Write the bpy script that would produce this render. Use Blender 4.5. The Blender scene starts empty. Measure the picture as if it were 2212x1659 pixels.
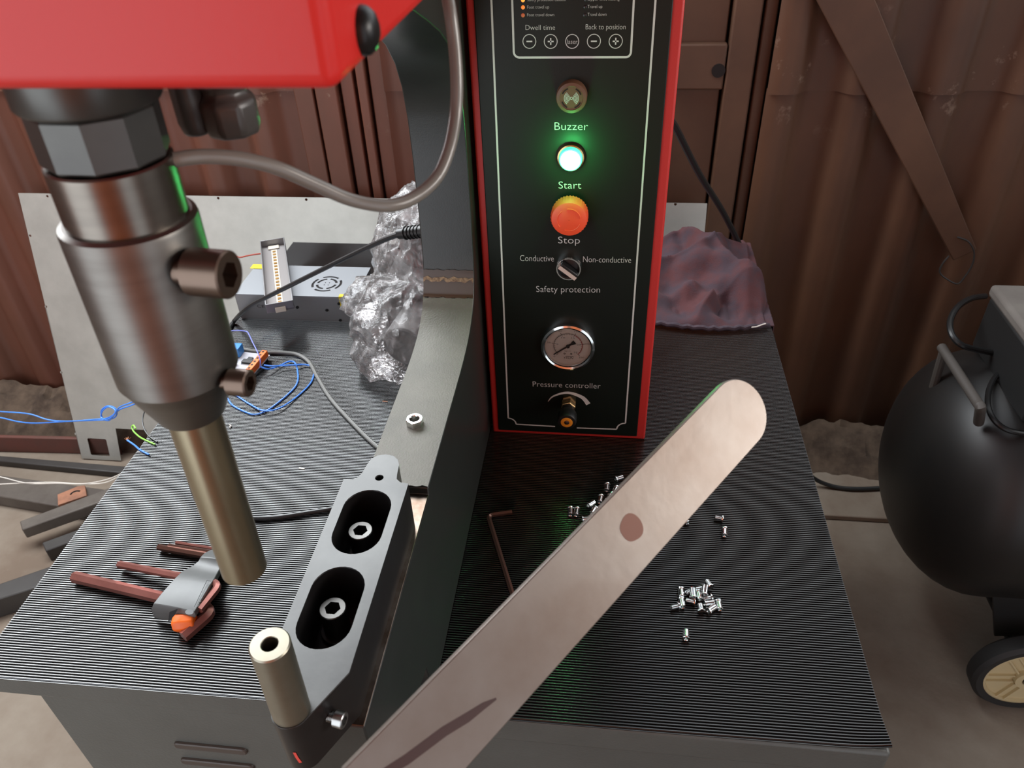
import bpy, bmesh, math, random
from mathutils import Vector, Matrix, noise
PI = math.pi
scene = bpy.context.scene
col = scene.collection
random.seed(7)

# ------------------------------------------------------------------ camera, exposure
cam_d = bpy.data.cameras.new('camera')
cam = bpy.data.objects.new('camera', cam_d)
col.objects.link(cam)
rot = Matrix((
    (0.992920, -0.041437, 0.111325),
    (0.113822, 0.599995, -0.791866),
    (-0.033982, 0.798930, 0.600463),
))
cam.matrix_world = Matrix.Translation((0, 0, 1.5)) @ rot.to_4x4()
cam_d.sensor_fit = 'HORIZONTAL'
cam_d.sensor_width = 36.0
cam_d.lens = 36.0 * 1661 / 2212
cam_d.clip_start = 0.01
cam_d.dof.use_dof = True
cam_d.dof.focus_distance = 0.78
cam_d.dof.aperture_fstop = 19.0
scene.camera = cam
scene.view_settings.view_transform = 'Standard'
scene.view_settings.look = 'None'
scene.view_settings.gamma = 1.0
scene.view_settings.use_curve_mapping = False
scene.view_settings.exposure = 0.0

# ------------------------------------------------------------------ sky and daylight
world = bpy.data.worlds.new('world')
scene.world = world
world.use_nodes = True
bg = world.node_tree.nodes['Background']
bg.inputs[0].default_value = (0.80, 0.90, 1.0, 1)
bg.inputs[1].default_value = 1.2

def area(name, loc, target, sx, sy, power, color=(1, 1, 1), spread=0):
    l = bpy.data.lights.new(name, 'AREA')
    l.shape = 'RECTANGLE'; l.size = sx; l.size_y = sy
    l.energy = power; l.color = color
    o = bpy.data.objects.new(name, l); col.objects.link(o)
    o.location = loc
    o.rotation_euler = (Vector(target) - Vector(loc)).to_track_quat('-Z', 'Y').to_euler()
    if spread: l.spread = math.radians(spread)
    return o
# daylight: the open gap between the top of the back wall and the roof, the doorways on the near side, the right end
area('daylight_gap_left', (-1.42, 1.52, 2.10), (-1.20, 0.62, 1.18), 2.2, 1.00, 98, (0.93, 0.97, 1.0))
area('daylight_gap_right', (1.20, 1.52, 2.10), (1.10, 0.62, 1.18), 1.9, 1.00, 5.5, (1.0, 0.95, 0.88))
area('daylight_left_doorway', (-1.55, -0.98, 1.25), (-1.55, 1.0, 1.25), 1.9, 2.2, 20, (0.95, 0.97, 1.0))
area('daylight_right_doorway', (1.45, -0.98, 1.3), (1.45, 1.0, 1.3), 1.2, 2.0, 1.8, (1.0, 0.92, 0.84))
area('daylight_right_end', (2.95, 0.30, 2.05), (0, 0.30, 1.62), 1.4, 0.7, 6.5, (1.0, 0.93, 0.86), 60)

# ------------------------------------------------------------------ materials
MATS = {}
def mat(name, c1, rough=0.5, metal=0.0, c2=None, nscale=8.0, namt=1.0, bump=0.0, bscale=60.0,
        rough2=None, coat=0.0, emis=None, estr=0.0, stretch=None, spec=None, detail=6.0, ramp=(0.35, 0.65)):
    m = bpy.data.materials.new(name); m.use_nodes = True
    nt = m.node_tree; b = nt.nodes['Principled BSDF']
    b.inputs['Base Color'].default_value = (*c1, 1)
    b.inputs['Roughness'].default_value = rough
    b.inputs['Metallic'].default_value = metal
    if coat: b.inputs['Coat Weight'].default_value = coat; b.inputs['Coat Roughness'].default_value = 0.08
    if spec is not None: b.inputs['Specular IOR Level'].default_value = spec
    if emis:
        b.inputs['Emission Color'].default_value = (*emis, 1)
        b.inputs['Emission Strength'].default_value = estr
    if c2 or bump or rough2 is not None:
        tc = nt.nodes.new('ShaderNodeTexCoord')
        vec = tc.outputs['Object']
        if stretch:
            mp = nt.nodes.new('ShaderNodeMapping'); mp.inputs['Scale'].default_value = stretch
            nt.links.new(vec, mp.inputs[0]); vec = mp.outputs[0]
        if c2 or rough2 is not None:
            n = nt.nodes.new('ShaderNodeTexNoise'); n.inputs['Scale'].default_value = nscale
            n.inputs['Detail'].default_value = detail; n.inputs['Roughness'].default_value = 0.62
            nt.links.new(vec, n.inputs['Vector'])
            r = nt.nodes.new('ShaderNodeMapRange')
            r.inputs[1].default_value = ramp[0]; r.inputs[2].default_value = ramp[1]
            r.inputs[4].default_value = namt
            nt.links.new(n.outputs[0], r.inputs[0])
            if c2:
                mx = nt.nodes.new('ShaderNodeMix'); mx.data_type = 'RGBA'
                mx.inputs[6].default_value = (*c1, 1); mx.inputs[7].default_value = (*c2, 1)
                nt.links.new(r.outputs[0], mx.inputs[0])
                nt.links.new(mx.outputs[2], b.inputs['Base Color'])
            if rough2 is not None:
                rr = nt.nodes.new('ShaderNodeMapRange')
                rr.inputs[3].default_value = rough; rr.inputs[4].default_value = rough2
                nt.links.new(r.outputs[0], rr.inputs[0])
                nt.links.new(rr.outputs[0], b.inputs['Roughness'])
        if bump:
            n2 = nt.nodes.new('ShaderNodeTexNoise'); n2.inputs['Scale'].default_value = bscale
            n2.inputs['Detail'].default_value = 4
            nt.links.new(vec, n2.inputs['Vector'])
            bp = nt.nodes.new('ShaderNodeBump'); bp.inputs['Strength'].default_value = bump
            bp.inputs['Distance'].default_value = 0.002
            nt.links.new(n2.outputs[0], bp.inputs['Height'])
            nt.links.new(bp.outputs[0], b.inputs['Normal'])
    MATS[name] = m
    return m

def wall_paint(name, base, dark, pale):
    """rust-brown container paint: blotchy base, vertical dirt runs, pale peeled patches beside the lap seam"""
    m = mat(name, base, 0.55, 0, dark, 2.2, 0.85, 0.25, 45, stretch=(1.0, 1.0, 0.45))
    nt = m.node_tree; b = nt.nodes['Principled BSDF']
    src = b.inputs['Base Color'].links[0].from_socket
    tc = nt.nodes.new('ShaderNodeTexCoord')
    n = nt.nodes.new('ShaderNodeTexNoise'); n.inputs['Scale'].default_value = 13; n.inputs['Detail'].default_value = 10; n.inputs['Roughness'].default_value = 0.68
    nt.links.new(tc.outputs['Object'], n.inputs['Vector'])
    r = nt.nodes.new('ShaderNodeMapRange'); r.inputs[1].default_value = 0.60; r.inputs[2].default_value = 0.67
    nt.links.new(n.outputs[0], r.inputs[0])
    sep = nt.nodes.new('ShaderNodeSeparateXYZ'); nt.links.new(tc.outputs['Object'], sep.inputs[0])
    band = nt.nodes.new('ShaderNodeMapRange')          # patches keep to the strip just above the seam
    band.inputs[1].default_value = 0.16; band.inputs[2].default_value = 0.02
    ab = nt.nodes.new('ShaderNodeMath'); ab.operation = 'SUBTRACT'; ab.inputs[1].default_value = 1.03
    nt.links.new(sep.outputs[2], ab.inputs[0])
    a2 = nt.nodes.new('ShaderNodeMath'); a2.operation = 'ABSOLUTE'; nt.links.new(ab.outputs[0], a2.inputs[0])
    nt.links.new(a2.outputs[0], band.inputs[0])
    mul = nt.nodes.new('ShaderNodeMath'); mul.operation = 'MULTIPLY'
    nt.links.new(r.outputs[0], mul.inputs[0]); nt.links.new(band.outputs[0], mul.inputs[1])
    mx = nt.nodes.new('ShaderNodeMix'); mx.data_type = 'RGBA'
    mx.inputs[7].default_value = (*pale, 1)
    nt.links.new(src, mx.inputs[6]); nt.links.new(mul.outputs[0], mx.inputs[0])
    nt.links.new(mx.outputs[2], b.inputs['Base Color'])
    return m

WALL = wall_paint('container_paint', (0.165, 0.052, 0.030), (0.085, 0.036, 0.020), (0.30, 0.20, 0.14))
WALLDARK = mat('gap_dark', (0.012, 0.006, 0.005), 0.8)
FRONTW = mat('front_wall_reflector_orange', (0.75, 0.17, 0.035), 0.5, 0, (0.55, 0.12, 0.03), 1.5)  # orange added on the unseen wall for its reflection in ram and strip
CEIL = mat('ceiling_paint', (0.16, 0.07, 0.05), 0.6, 0, (0.10, 0.05, 0.035), 3)
CONC = mat('concrete', (0.255, 0.215, 0.168), 0.85, 0, (0.155, 0.112, 0.080), 3.0, 1, 0.35, 70)
DIRT = mat('dirt', (0.120, 0.082, 0.055), 0.95, 0, (0.045, 0.028, 0.018), 16, 1, 0.9, 60)
RUBBER = mat('black_rubber', (0.006, 0.0055, 0.005), 0.20, 0, spec=1.0)
GREYP = mat('grey_textured_paint', (0.024, 0.026, 0.024), 0.30, 0, (0.020, 0.0215, 0.020), 30, 1, 0.04, 700)
BENCHP = mat('bench_grey_paint', (0.092, 0.098, 0.090), 0.38, 0, (0.078, 0.083, 0.076), 8, 1, 0.15, 300)
ARMTOP = mat('arm_skylit_paint', (0.125, 0.113, 0.091), 0.58, 0, (0.100, 0.091, 0.073), 25, 1, 0.2, 520)  # frame paint made paler: skylight put into the colour
BARE = mat('bare_machined_steel', (0.22, 0.18, 0.15), 0.32, 1.0, (0.11, 0.075, 0.055), 40)
REDP = mat('red_powder_coat', (0.60, 0.018, 0.014), 0.42, 0, bump=0.03, bscale=420)
REDC = mat('red_cabinet_paint', (0.56, 0.030, 0.025), 0.42, 0, bump=0.1, bscale=420)
PANEL = mat('black_panel', (0.0050, 0.0095, 0.0070), 0.40, 0, bump=0.03, bscale=700, spec=0.32)
PRINT = mat('white_print', (0.62, 0.62, 0.58), 0.5)
STEELD = mat('dark_turned_steel', (0.105, 0.105, 0.098), 0.36, 0.85, (0.085, 0.083, 0.08), 20)
STEEL = mat('turned_steel', (0.215, 0.190, 0.163), 0.30, 1.0, (0.175, 0.155, 0.135), 10, stretch=(1, 1, 12))
STEELT = mat('satin_body_steel', (0.200, 0.187, 0.170), 0.40, 1.0, (0.165, 0.152, 0.137), 14, stretch=(1, 1, 10))
RODM = mat('yellowish_ground_steel', (0.36, 0.305, 0.205), 0.33, 1.0, (0.28, 0.235, 0.155), 18, stretch=(1, 1, 0.4))
PINM = mat('ground_pin_steel', (0.36, 0.335, 0.27), 0.40, 1.0, (0.30, 0.275, 0.215), 22)
HOLD = mat('zinc_phosphate_steel', (0.092, 0.092, 0.090), 0.44, 0.9, (0.074, 0.074, 0.073), 16, 1, 0.02, 300)
HOLDSIDE = mat('blackened_steel', (0.055, 0.055, 0.055), 0.35, 0.8, (0.045, 0.04, 0.04), 15)
ZINC = mat('zinc_plate', (0.78, 0.80, 0.80), 0.16, 1.0)
CAPS = mat('cap_screw_steel', (0.125, 0.121, 0.115), 0.42, 1.0, (0.095, 0.092, 0.087), 60)
BLKOX = mat('black_oxide', (0.020, 0.020, 0.020), 0.35, 0.5)
BROWNSCREW = mat('browned_screw', (0.16, 0.115, 0.09), 0.34, 0.9)
LOUVRE = mat('louvre_paint', (0.060, 0.046, 0.037), 0.5)
BLACK = mat('black_plastic', (0.010, 0.010, 0.010), 0.4)
CABLEG = mat('grey_cable_jacket', (0.17, 0.16, 0.14), 0.30, spec=0.7)
CABLEB = mat('black_cable_jacket', (0.018, 0.019, 0.019), 0.35)
CABLEM = mat('mid_grey_cable_jacket', (0.14, 0.14, 0.13), 0.4)
BLUEW = mat('blue_wire_insulation', (0.050, 0.215, 0.72), 0.35)
VIOW = mat('violet_wire_insulation', (0.16, 0.19, 0.62), 0.4)
WHITEW = mat('white_wire_insulation', (0.60, 0.56, 0.50), 0.4)
GREENW = mat('green_wire_insulation', (0.24, 0.56, 0.07), 0.4)
COPPER = mat('copper_strands', (0.60, 0.27, 0.15), 0.3, 1.0)
HEXK = mat('bronze_hex_key', (0.46, 0.19, 0.16), 0.32, 0.7, (0.36, 0.145, 0.12), 30)
HEXD = mat('dark_bronze_hex_key', (0.22, 0.115, 0.09), 0.28, 0.85)
HOLDERP = mat('grey_plastic_holder', (0.115, 0.12, 0.118), 0.42, 0, (0.095, 0.10, 0.098), 30)
ORANGE = mat('orange_plastic', (0.95, 0.16, 0.012), 0.4)
STOPR = mat('stop_red_orange', (0.92, 0.095, 0.030), 0.45)
BUZZ = mat('buzzer_brown', (0.135, 0.060, 0.030), 0.5)
CHROME = mat('chrome', (0.80, 0.80, 0.78), 0.12, 1.0)
DIALW = mat('dial_white', (0.62, 0.56, 0.50), 0.6)
DIALK = mat('dial_black_print', (0.02, 0.02, 0.02), 0.6)
DIALB = mat('dial_blue_print', (0.05, 0.10, 0.13), 0.6)
DIALR = mat('dial_red_print', (0.40, 0.03, 0.03), 0.6)
BRASS = mat('brass', (0.55, 0.36, 0.17), 0.25, 1.0)
KNOBO = mat('knob_orange', (0.85, 0.30, 0.02), 0.45)
IVORY = mat('ivory_insert', (0.62, 0.50, 0.42), 0.5)
LAMP = mat('green_lamp_lens', (0.2, 0.9, 0.4), 0.3, emis=(0.05, 1.0, 0.42), estr=1.7)
LAMPC = mat('green_lamp_core', (0.8, 1.0, 0.9), 0.3, emis=(0.62, 1.0, 0.80), estr=6)
LEDON = mat('led_orange_bright', (0.9, 0.3, 0.05), 0.4, emis=(1.0, 0.24, 0.03), estr=1.6)
LEDMID = mat('led_orange_mid', (0.9, 0.3, 0.05), 0.4, emis=(1.0, 0.22, 0.03), estr=0.55)
LEDDIM = mat('led_orange_dim', (0.6, 0.14, 0.05), 0.4, emis=(1.0, 0.2, 0.05), estr=0.08)
LEDOFF = mat('led_off', (0.012, 0.012, 0.012), 0.3)
ALU = mat('galvanised_sheet', (0.44, 0.435, 0.395), 0.42, 0.45, (0.38, 0.375, 0.34), 14, 1, 0.03, 200)
ALUP = mat('psu_aluminium', (0.235, 0.248, 0.262), 0.45, 0.35)
PSUS = mat('psu_side', (0.25, 0.25, 0.255), 0.42, 0.7)
YELLOW = mat('yellow_label', (0.55, 0.42, 0.01), 0.5)
LEDTRAY = mat('led_tray_plastic', (0.25, 0.235, 0.23), 0.4, 0.3)
LEDSTRIP = mat('led_strip_white', (0.50, 0.46, 0.39), 0.4)
LEDCHIP = mat('led_chip_amber', (0.26, 0.14, 0.03), 0.4)
PCBW = mat('pcb_white', (0.42, 0.42, 0.45), 0.4)
RELAYB = mat('relay_blue', (0.03, 0.20, 0.52), 0.35)
TERM = mat('terminal_orange', (0.80, 0.16, 0.02), 0.45)
CLOTH = mat('faded_red_cloth', (0.070, 0.020, 0.022), 0.9, 0, (0.042, 0.024, 0.033), 22, 1, 0.3, 500, ramp=(0.40, 0.60))
TANK = mat('tank_black', (0.007, 0.007, 0.007), 0.46, 0, (0.014, 0.011, 0.009), 4)
PUMPB = mat('pump_black', (0.012, 0.012, 0.012), 0.5)
DUSTY = mat('dusty_grey_top', (0.15, 0.135, 0.118), 0.7, 0, (0.115, 0.10, 0.088), 10)
HUB = mat('cream_hub', (0.62, 0.52, 0.30), 0.5)
TYRE = mat('tyre_rubber', (0.020, 0.020, 0.020), 0.6)
RUSTBAR = mat('dull_steel_bar', (0.115, 0.098, 0.082), 0.55, 0.2, (0.075, 0.060, 0.050), 10)
DARKBAR = mat('dark_steel_bar', (0.050, 0.046, 0.042), 0.5, 0.2, (0.035, 0.03, 0.028), 8)
REDRAIL = mat('red_oxide_rail', (0.130, 0.040, 0.028), 0.7, 0, (0.085, 0.04, 0.03), 9)
RUSTPL = mat('rusted_plate', (0.34, 0.15, 0.085), 0.75, 0, (0.22, 0.10, 0.06), 30)
STRIPM = mat('brushed_strip_steel', (0.250, 0.222, 0.200), 0.40, 0.68, (0.195, 0.155, 0.130), 12, 1, 0.04, 160)
STAIN = mat('brown_heat_stain', (0.17, 0.080, 0.058), 0.5, 0.4)
INK = mat('dark_marker_ink', (0.055, 0.025, 0.022), 0.5)
REDINK = mat('red_marker_ink', (0.72, 0.07, 0.05), 0.5)

def film_material():
    m = bpy.data.materials.new('clear_plastic_film'); m.use_nodes = True
    nt = m.node_tree
    for n in list(nt.nodes): nt.nodes.remove(n)
    out = nt.nodes.new('ShaderNodeOutputMaterial')
    tr = nt.nodes.new('ShaderNodeBsdfTransparent'); tr.inputs[0].default_value = (0.93, 0.92, 0.92, 1)
    gl = nt.nodes.new('ShaderNodeBsdfGlossy'); gl.inputs['Roughness'].default_value = 0.12
    gl.inputs[0].default_value = (0.95, 0.95, 0.95, 1)
    df = nt.nodes.new('ShaderNodeBsdfDiffuse'); df.inputs[0].default_value = (0.80, 0.78, 0.77, 1)
    tc = nt.nodes.new('ShaderNodeTexCoord')
    n = nt.nodes.new('ShaderNodeTexNoise'); n.inputs['Scale'].default_value = 38; n.inputs['Detail'].default_value = 5
    n.inputs['Distortion'].default_value = 1.6
    nt.links.new(tc.outputs['Object'], n.inputs['Vector'])
    bp = nt.nodes.new('ShaderNodeBump'); bp.inputs['Strength'].default_value = 0.9; bp.inputs['Distance'].default_value = 0.008
    nt.links.new(n.outputs[0], bp.inputs['Height'])
    nt.links.new(bp.outputs[0], gl.inputs['Normal'])
    r = nt.nodes.new('ShaderNodeMapRange'); r.inputs[1].default_value = 0.42; r.inputs[2].default_value = 0.70
    r.inputs[3].default_value = 0.07; r.inputs[4].default_value = 0.36
    nt.links.new(n.outputs[0], r.inputs[0])
    m1 = nt.nodes.new('ShaderNodeMixShader'); nt.links.new(r.outputs[0], m1.inputs[0])
    nt.links.new(tr.outputs[0], m1.inputs[1]); nt.links.new(df.outputs[0], m1.inputs[2])
    lw = nt.nodes.new('ShaderNodeFresnel'); lw.inputs[0].default_value = 1.42
    nt.links.new(bp.outputs[0], lw.inputs['Normal'])
    m2 = nt.nodes.new('ShaderNodeMixShader'); nt.links.new(lw.outputs[0], m2.inputs[0])
    nt.links.new(m1.outputs[0], m2.inputs[1]); nt.links.new(gl.outputs[0], m2.inputs[2])
    nt.links.new(m2.outputs[0], out.inputs[0])
    return m
FILM = film_material()
def pane_material():
    m = bpy.data.materials.new('gauge_glass'); m.use_nodes = True
    nt = m.node_tree
    for n in list(nt.nodes): nt.nodes.remove(n)
    out = nt.nodes.new('ShaderNodeOutputMaterial')
    tr = nt.nodes.new('ShaderNodeBsdfTransparent'); tr.inputs[0].default_value = (0.95, 0.95, 0.94, 1)
    gl = nt.nodes.new('ShaderNodeBsdfGlossy'); gl.inputs['Roughness'].default_value = 0.03
    fr = nt.nodes.new('ShaderNodeFresnel'); fr.inputs[0].default_value = 1.45
    mx = nt.nodes.new('ShaderNodeMixShader')
    nt.links.new(fr.outputs[0], mx.inputs[0]); nt.links.new(tr.outputs[0], mx.inputs[1]); nt.links.new(gl.outputs[0], mx.inputs[2])
    nt.links.new(mx.outputs[0], out.inputs[0])
    return m
GLASS = pane_material()

BRACEM = mat('brace_paint', (0.140, 0.068, 0.037), 0.6, 0, (0.100, 0.048, 0.027), 5)
WALLR = wall_paint('container_paint_brown', (0.150, 0.068, 0.034), (0.068, 0.032, 0.019), (0.28, 0.19, 0.135))
# ------------------------------------------------------------------ helpers
def basis(d):
    d = Vector(d).normalized()
    a = Vector((0, 0, 1)) if abs(d.z) < 0.9 else Vector((1, 0, 0))
    u = d.cross(a).normalized(); v = d.cross(u).normalized()
    return u, v, d

def smooth_path(pts, n=6, closed=False):
    P = [Vector(p) for p in pts]
    if len(P) < 3: return P
    out = []
    N = len(P)
    segs = N if closed else N - 1
    for i in range(segs):
        if closed: p0, p1, p2, p3 = P[i-1], P[i], P[(i+1) % N], P[(i+2) % N]
        else: p0, p1, p2, p3 = P[max(i-1, 0)], P[i], P[i+1], P[min(i+2, N-1)]
        for k in range(n):
            t = k / n
            out.append(0.5*((2*p1) + (p2-p0)*t + (2*p0-5*p1+4*p2-p3)*t*t + (3*p1-p0-3*p2+p3)*t**3))
    if not closed: out.append(P[-1])
    return out

class MB:
    def __init__(s): s.v = []; s.f = []
    def add(s, vs, fs):
        o = len(s.v); s.v += [tuple(x) for x in vs]; s.f += [tuple(i+o for i in f) for f in fs]; return s
    def box(s, x0, x1, y0, y1, z0, z1):
        return s.add([(x0,y0,z0),(x1,y0,z0),(x1,y1,z0),(x0,y1,z0),(x0,y0,z1),(x1,y0,z1),(x1,y1,z1),(x0,y1,z1)],
                     [(0,3,2,1),(4,5,6,7),(0,1,5,4),(1,2,6,5),(2,3,7,6),(3,0,4,7)])
    def obox(s, c, ax, ay, az):
        """box about c with half-extent vectors"""
        c, ax, ay, az = map(Vector, (c, ax, ay, az))
        if ax.cross(ay).dot(az) < 0: ax = -ax
        q = [c-ax-ay-az, c+ax-ay-az, c+ax+ay-az, c-ax+ay-az, c-ax-ay+az, c+ax-ay+az, c+ax+ay+az, c-ax+ay+az]
        return s.add(q, [(0,3,2,1),(4,5,6,7),(0,1,5,4),(1,2,6,5),(2,3,7,6),(3,0,4,7)])
    def hexa(s, q):
        """8 corners: 4 of the top loop, 4 of the bottom loop below them"""
        return s.add(q, [(0,1,2,3),(7,6,5,4),(4,5,1,0),(5,6,2,1),(6,7,3,2),(7,4,0,3)])
    def lathe(s, prof, o=(0,0,0), d=(0,0,1), n=32, close=True, twist=0.0):
        u, v, w = basis(d); o = Vector(o); vs = []; fs = []
        for (r, h) in prof:
            for k in range(n):
                a = 2*PI*k/n + twist
                vs.append(o + w*h + (u*math.cos(a) + v*math.sin(a))*max(r, 1e-5))
        m = len(prof)
        for i in range(m-1):
            for k in range(n):
                k2 = (k+1) % n
                fs.append((i*n+k, i*n+k2, (i+1)*n+k2, (i+1)*n+k))
        if close:
            fs.append(tuple(range(n-1, -1, -1))); fs.append(tuple((m-1)*n+k for k in range(n)))
        return s.add(vs, fs)
    def cyl(s, a, b, r, n=24, r2=None):
        a, b = Vector(a), Vector(b)
        return s.lathe([(r, 0), (r if r2 is None else r2, (b-a).length)], a, b-a, n)
    def tube(s, pts, r, n=8, sm=6, closed=False, phase=0.0, caps=True):
        P = smooth_path(pts, sm, closed) if sm > 1 else [Vector(p) for p in pts]
        N = len(P); vs = []; fs = []; u = None
        for i, p in enumerate(P):
            if closed: t = P[(i+1) % N] - P[i-1]
            else: t = P[min(i+1, N-1)] - P[max(i-1, 0)]
            t.normalize()
            if u is None: u = basis(t)[0]
            u = (u - t*u.dot(t)).normalized(); w = t.cross(u)
            rr = r(i/(N-1)) if callable(r) else r
            for k in range(n):
                a = 2*PI*k/n + phase
                vs.append(p + (u*math.cos(a) + w*math.sin(a))*rr)
        for i in range(N if closed else N-1):
            j = (i+1) % N
            for k in range(n):
                k2 = (k+1) % n
                fs.append((i*n+k, i*n+k2, j*n+k2, j*n+k))
        if not closed and caps:
            fs.append(tuple(range(n-1, -1, -1))); fs.append(tuple((N-1)*n+k for k in range(n)))
        return s.add(vs, fs)
    def prism(s, poly, fn, a, b):
        """poly of 2D points (convex or concave) swept from a to b; fn(p, t) -> 3D"""
        n = len(poly)
        vs = [fn(p, a) for p in poly] + [fn(p, b) for p in poly]
        fs = [tuple(range(n-1, -1, -1)), tuple(range(n, 2*n))] + [(i, (i+1) % n, n+(i+1) % n, n+i) for i in range(n)]
        return s.add(vs, fs)
    def ribbon(s, pts, w, fn, closed=False):
        """flat line of width w through 2D points; fn(p) -> 3D"""
        P = [Vector(p) for p in pts]; N = len(P); vs = []; fs = []
        for i in range(N):
            if closed: a, b = P[i-1], P[(i+1) % N]
            else: a, b = P[max(i-1, 0)], P[min(i+1, N-1)]
            t = (b-a).normalized(); nn = Vector((-t.y, t.x))
            k = 1.0
            if 0 < i < N-1 or closed:
                e = (P[(i+1) % N]-P[i]).normalized(); c = abs(Vector((-e.y, e.x)).dot(nn)); k = 1/max(c, 0.5)
            ww = w(i/(N-1)) if callable(w) else w
            vs += [fn(P[i]+nn*ww*k/2), fn(P[i]-nn*ww*k/2)]
        for i in range(N if closed else N-1):
            j = (i+1) % N
            fs.append((2*i, 2*i+1, 2*j+1, 2*j))
        return s.add(vs, fs)
    def grid(s, nu, nv, fn):
        vs = [fn(i/nu, j/nv) for j in range(nv+1) for i in range(nu+1)]
        fs = [(j*(nu+1)+i, j*(nu+1)+i+1, (j+1)*(nu+1)+i+1, (j+1)*(nu+1)+i) for j in range(nv) for i in range(nu)]
        return s.add(vs, fs)
    def build(s, name, m, parent=None, smooth=35, bevel=0, seg=2, fix=True, loc=None, thick=0):
        me = bpy.data.meshes.new(name)
        base = Vector(loc) if loc else (wpos(parent) if parent else Vector((0, 0, 0)))
        me.from_pydata([tuple(Vector(p)-base) for p in s.v], [], s.f)
        if fix:
            bm = bmesh.new(); bm.from_mesh(me)
            bmesh.ops.recalc_face_normals(bm, faces=bm.faces)
            bm.to_mesh(me); bm.free()
        if smooth:
            for p in me.polygons: p.use_smooth = True
            me.set_sharp_from_angle(angle=math.radians(smooth))
        me.materials.append(m)
        o = bpy.data.objects.new(name, me); col.objects.link(o)
        if parent: o.parent = parent
        if loc: o.location = Vector(loc) - (wpos(parent) if parent else Vector((0, 0, 0)))
        if thick:
            md = o.modifiers.new('thickness', 'SOLIDIFY'); md.thickness = thick; md.offset = 0
        if bevel:
            md = o.modifiers.new('bevel', 'BEVEL'); md.width = bevel; md.segments = seg
            md.limit_method = 'ANGLE'; md.angle_limit = math.radians(40)
        return o

def wpos(o):
    p = Vector((0, 0, 0))
    while o: p += o.location; o = o.parent
    return p

def plate(loops, t, fn, name, m, parent=None, loc=None, bevel=0, smooth=35):
    """flat plate with holes: 2D loops (outer first), thickness t; fn(x, y, h) -> 3D"""
    bm = bmesh.new(); edges = []
    for L in loops:
        vs = [bm.verts.new((p[0], p[1], 0)) for p in L]
        edges += [bm.edges.new((vs[i], vs[(i+1) % len(vs)])) for i in range(len(vs))]
    bmesh.ops.triangle_fill(bm, use_beauty=True, use_dissolve=False, edges=edges, normal=(0, 0, 1))
    bmesh.ops.recalc_face_normals(bm, faces=bm.faces)
    r = bmesh.ops.extrude_face_region(bm, geom=list(bm.faces))
    for e in r['geom']:
        if isinstance(e, bmesh.types.BMVert): e.co.z += t
    bmesh.ops.dissolve_limit(bm, angle_limit=0.01, verts=bm.verts, edges=bm.edges)
    bmesh.ops.recalc_face_normals(bm, faces=bm.faces)
    base = Vector(loc) if loc else (wpos(parent) if parent else Vector((0, 0, 0)))
    for v in bm.verts: v.co = Vector(fn(v.co.x, v.co.y, v.co.z)) - base
    bmesh.ops.recalc_face_normals(bm, faces=bm.faces)
    me = bpy.data.meshes.new(name); bm.to_mesh(me); bm.free()
    if smooth:
        for p in me.polygons: p.use_smooth = True
        me.set_sharp_from_angle(angle=math.radians(smooth))
    me.materials.append(m)
    o = bpy.data.objects.new(name, me); col.objects.link(o)
    if parent: o.parent = parent
    if loc: o.location = Vector(loc) - (wpos(parent) if parent else Vector((0, 0, 0)))
    if bevel:
        md = o.modifiers.new('bevel', 'BEVEL'); md.width = bevel; md.segments = 2
        md.limit_method = 'ANGLE'; md.angle_limit = math.radians(50)
    return o

def circle(cx, cy, r, n=24, r2=None):
    return [(cx + r*math.cos(2*PI*k/n), cy + (r2 or r)*math.sin(2*PI*k/n)) for k in range(n)]
def stadium(cx, cy, r, half, n=14, axis='y'):
    pts = []
    for k in range(n+1): a = PI*k/n; pts.append((cx + r*math.cos(a), cy + half + r*math.sin(a)))
    for k in range(n+1): a = PI + PI*k/n; pts.append((cx + r*math.cos(a), cy - half + r*math.sin(a)))
    return pts

def tag(o, label=None, cat=None, group=None, kind=None):
    if label: o['label'] = label
    if cat: o['category'] = cat
    if group: o['group'] = group
    if kind: o['kind'] = kind
    return o
def thing(name, loc, label, cat, group=None):
    o = bpy.data.objects.new(name, None); col.objects.link(o)
    o.location = loc; o.empty_display_size = 0.05
    return tag(o, label, cat, group)

def text_mesh(mb, s, L, R, cap, fn):
    """lettering s from baseline point L to R (2D), capital height cap; fn(x, y) -> 3D"""
    cu = bpy.data.curves.new('lettering', 'FONT'); cu.body = s; cu.size = 1.0; cu.offset = -0.012; cu.resolution_u = 3
    ob = bpy.data.objects.new('lettering', cu); col.objects.link(ob)
    dg = bpy.context.evaluated_depsgraph_get(); dg.update()
    me = bpy.data.meshes.new_from_object(ob.evaluated_get(dg))
    xs = [v.co.x for v in me.vertices]; x0, x1 = min(xs), max(xs)
    L, R = Vector(L), Vector(R); ux = R-L; wd = ux.length; ux.normalize(); uy = Vector((-ux.y, ux.x))
    sy = cap/0.70
    vs = [fn(*(L + ux*((v.co.x-x0)/(x1-x0)*wd) + uy*(v.co.y*sy))) for v in me.vertices]
    mb.add(vs, [tuple(p.vertices) for p in me.polygons])
    bpy.data.objects.remove(ob); bpy.data.curves.remove(cu); bpy.data.meshes.remove(me)

# ================================================================== SETTING
def struct(o): o['kind'] = 'structure'; return o
struct(MB().box(-3.4, 3.2, -1.1, 2.0, -0.1, 0.0).build('floor', CONC, smooth=0))
struct(MB().box(-3.4, 3.2, -1.1, 0.86, 2.42, 2.5).build('ceiling', CEIL, smooth=0))
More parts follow.
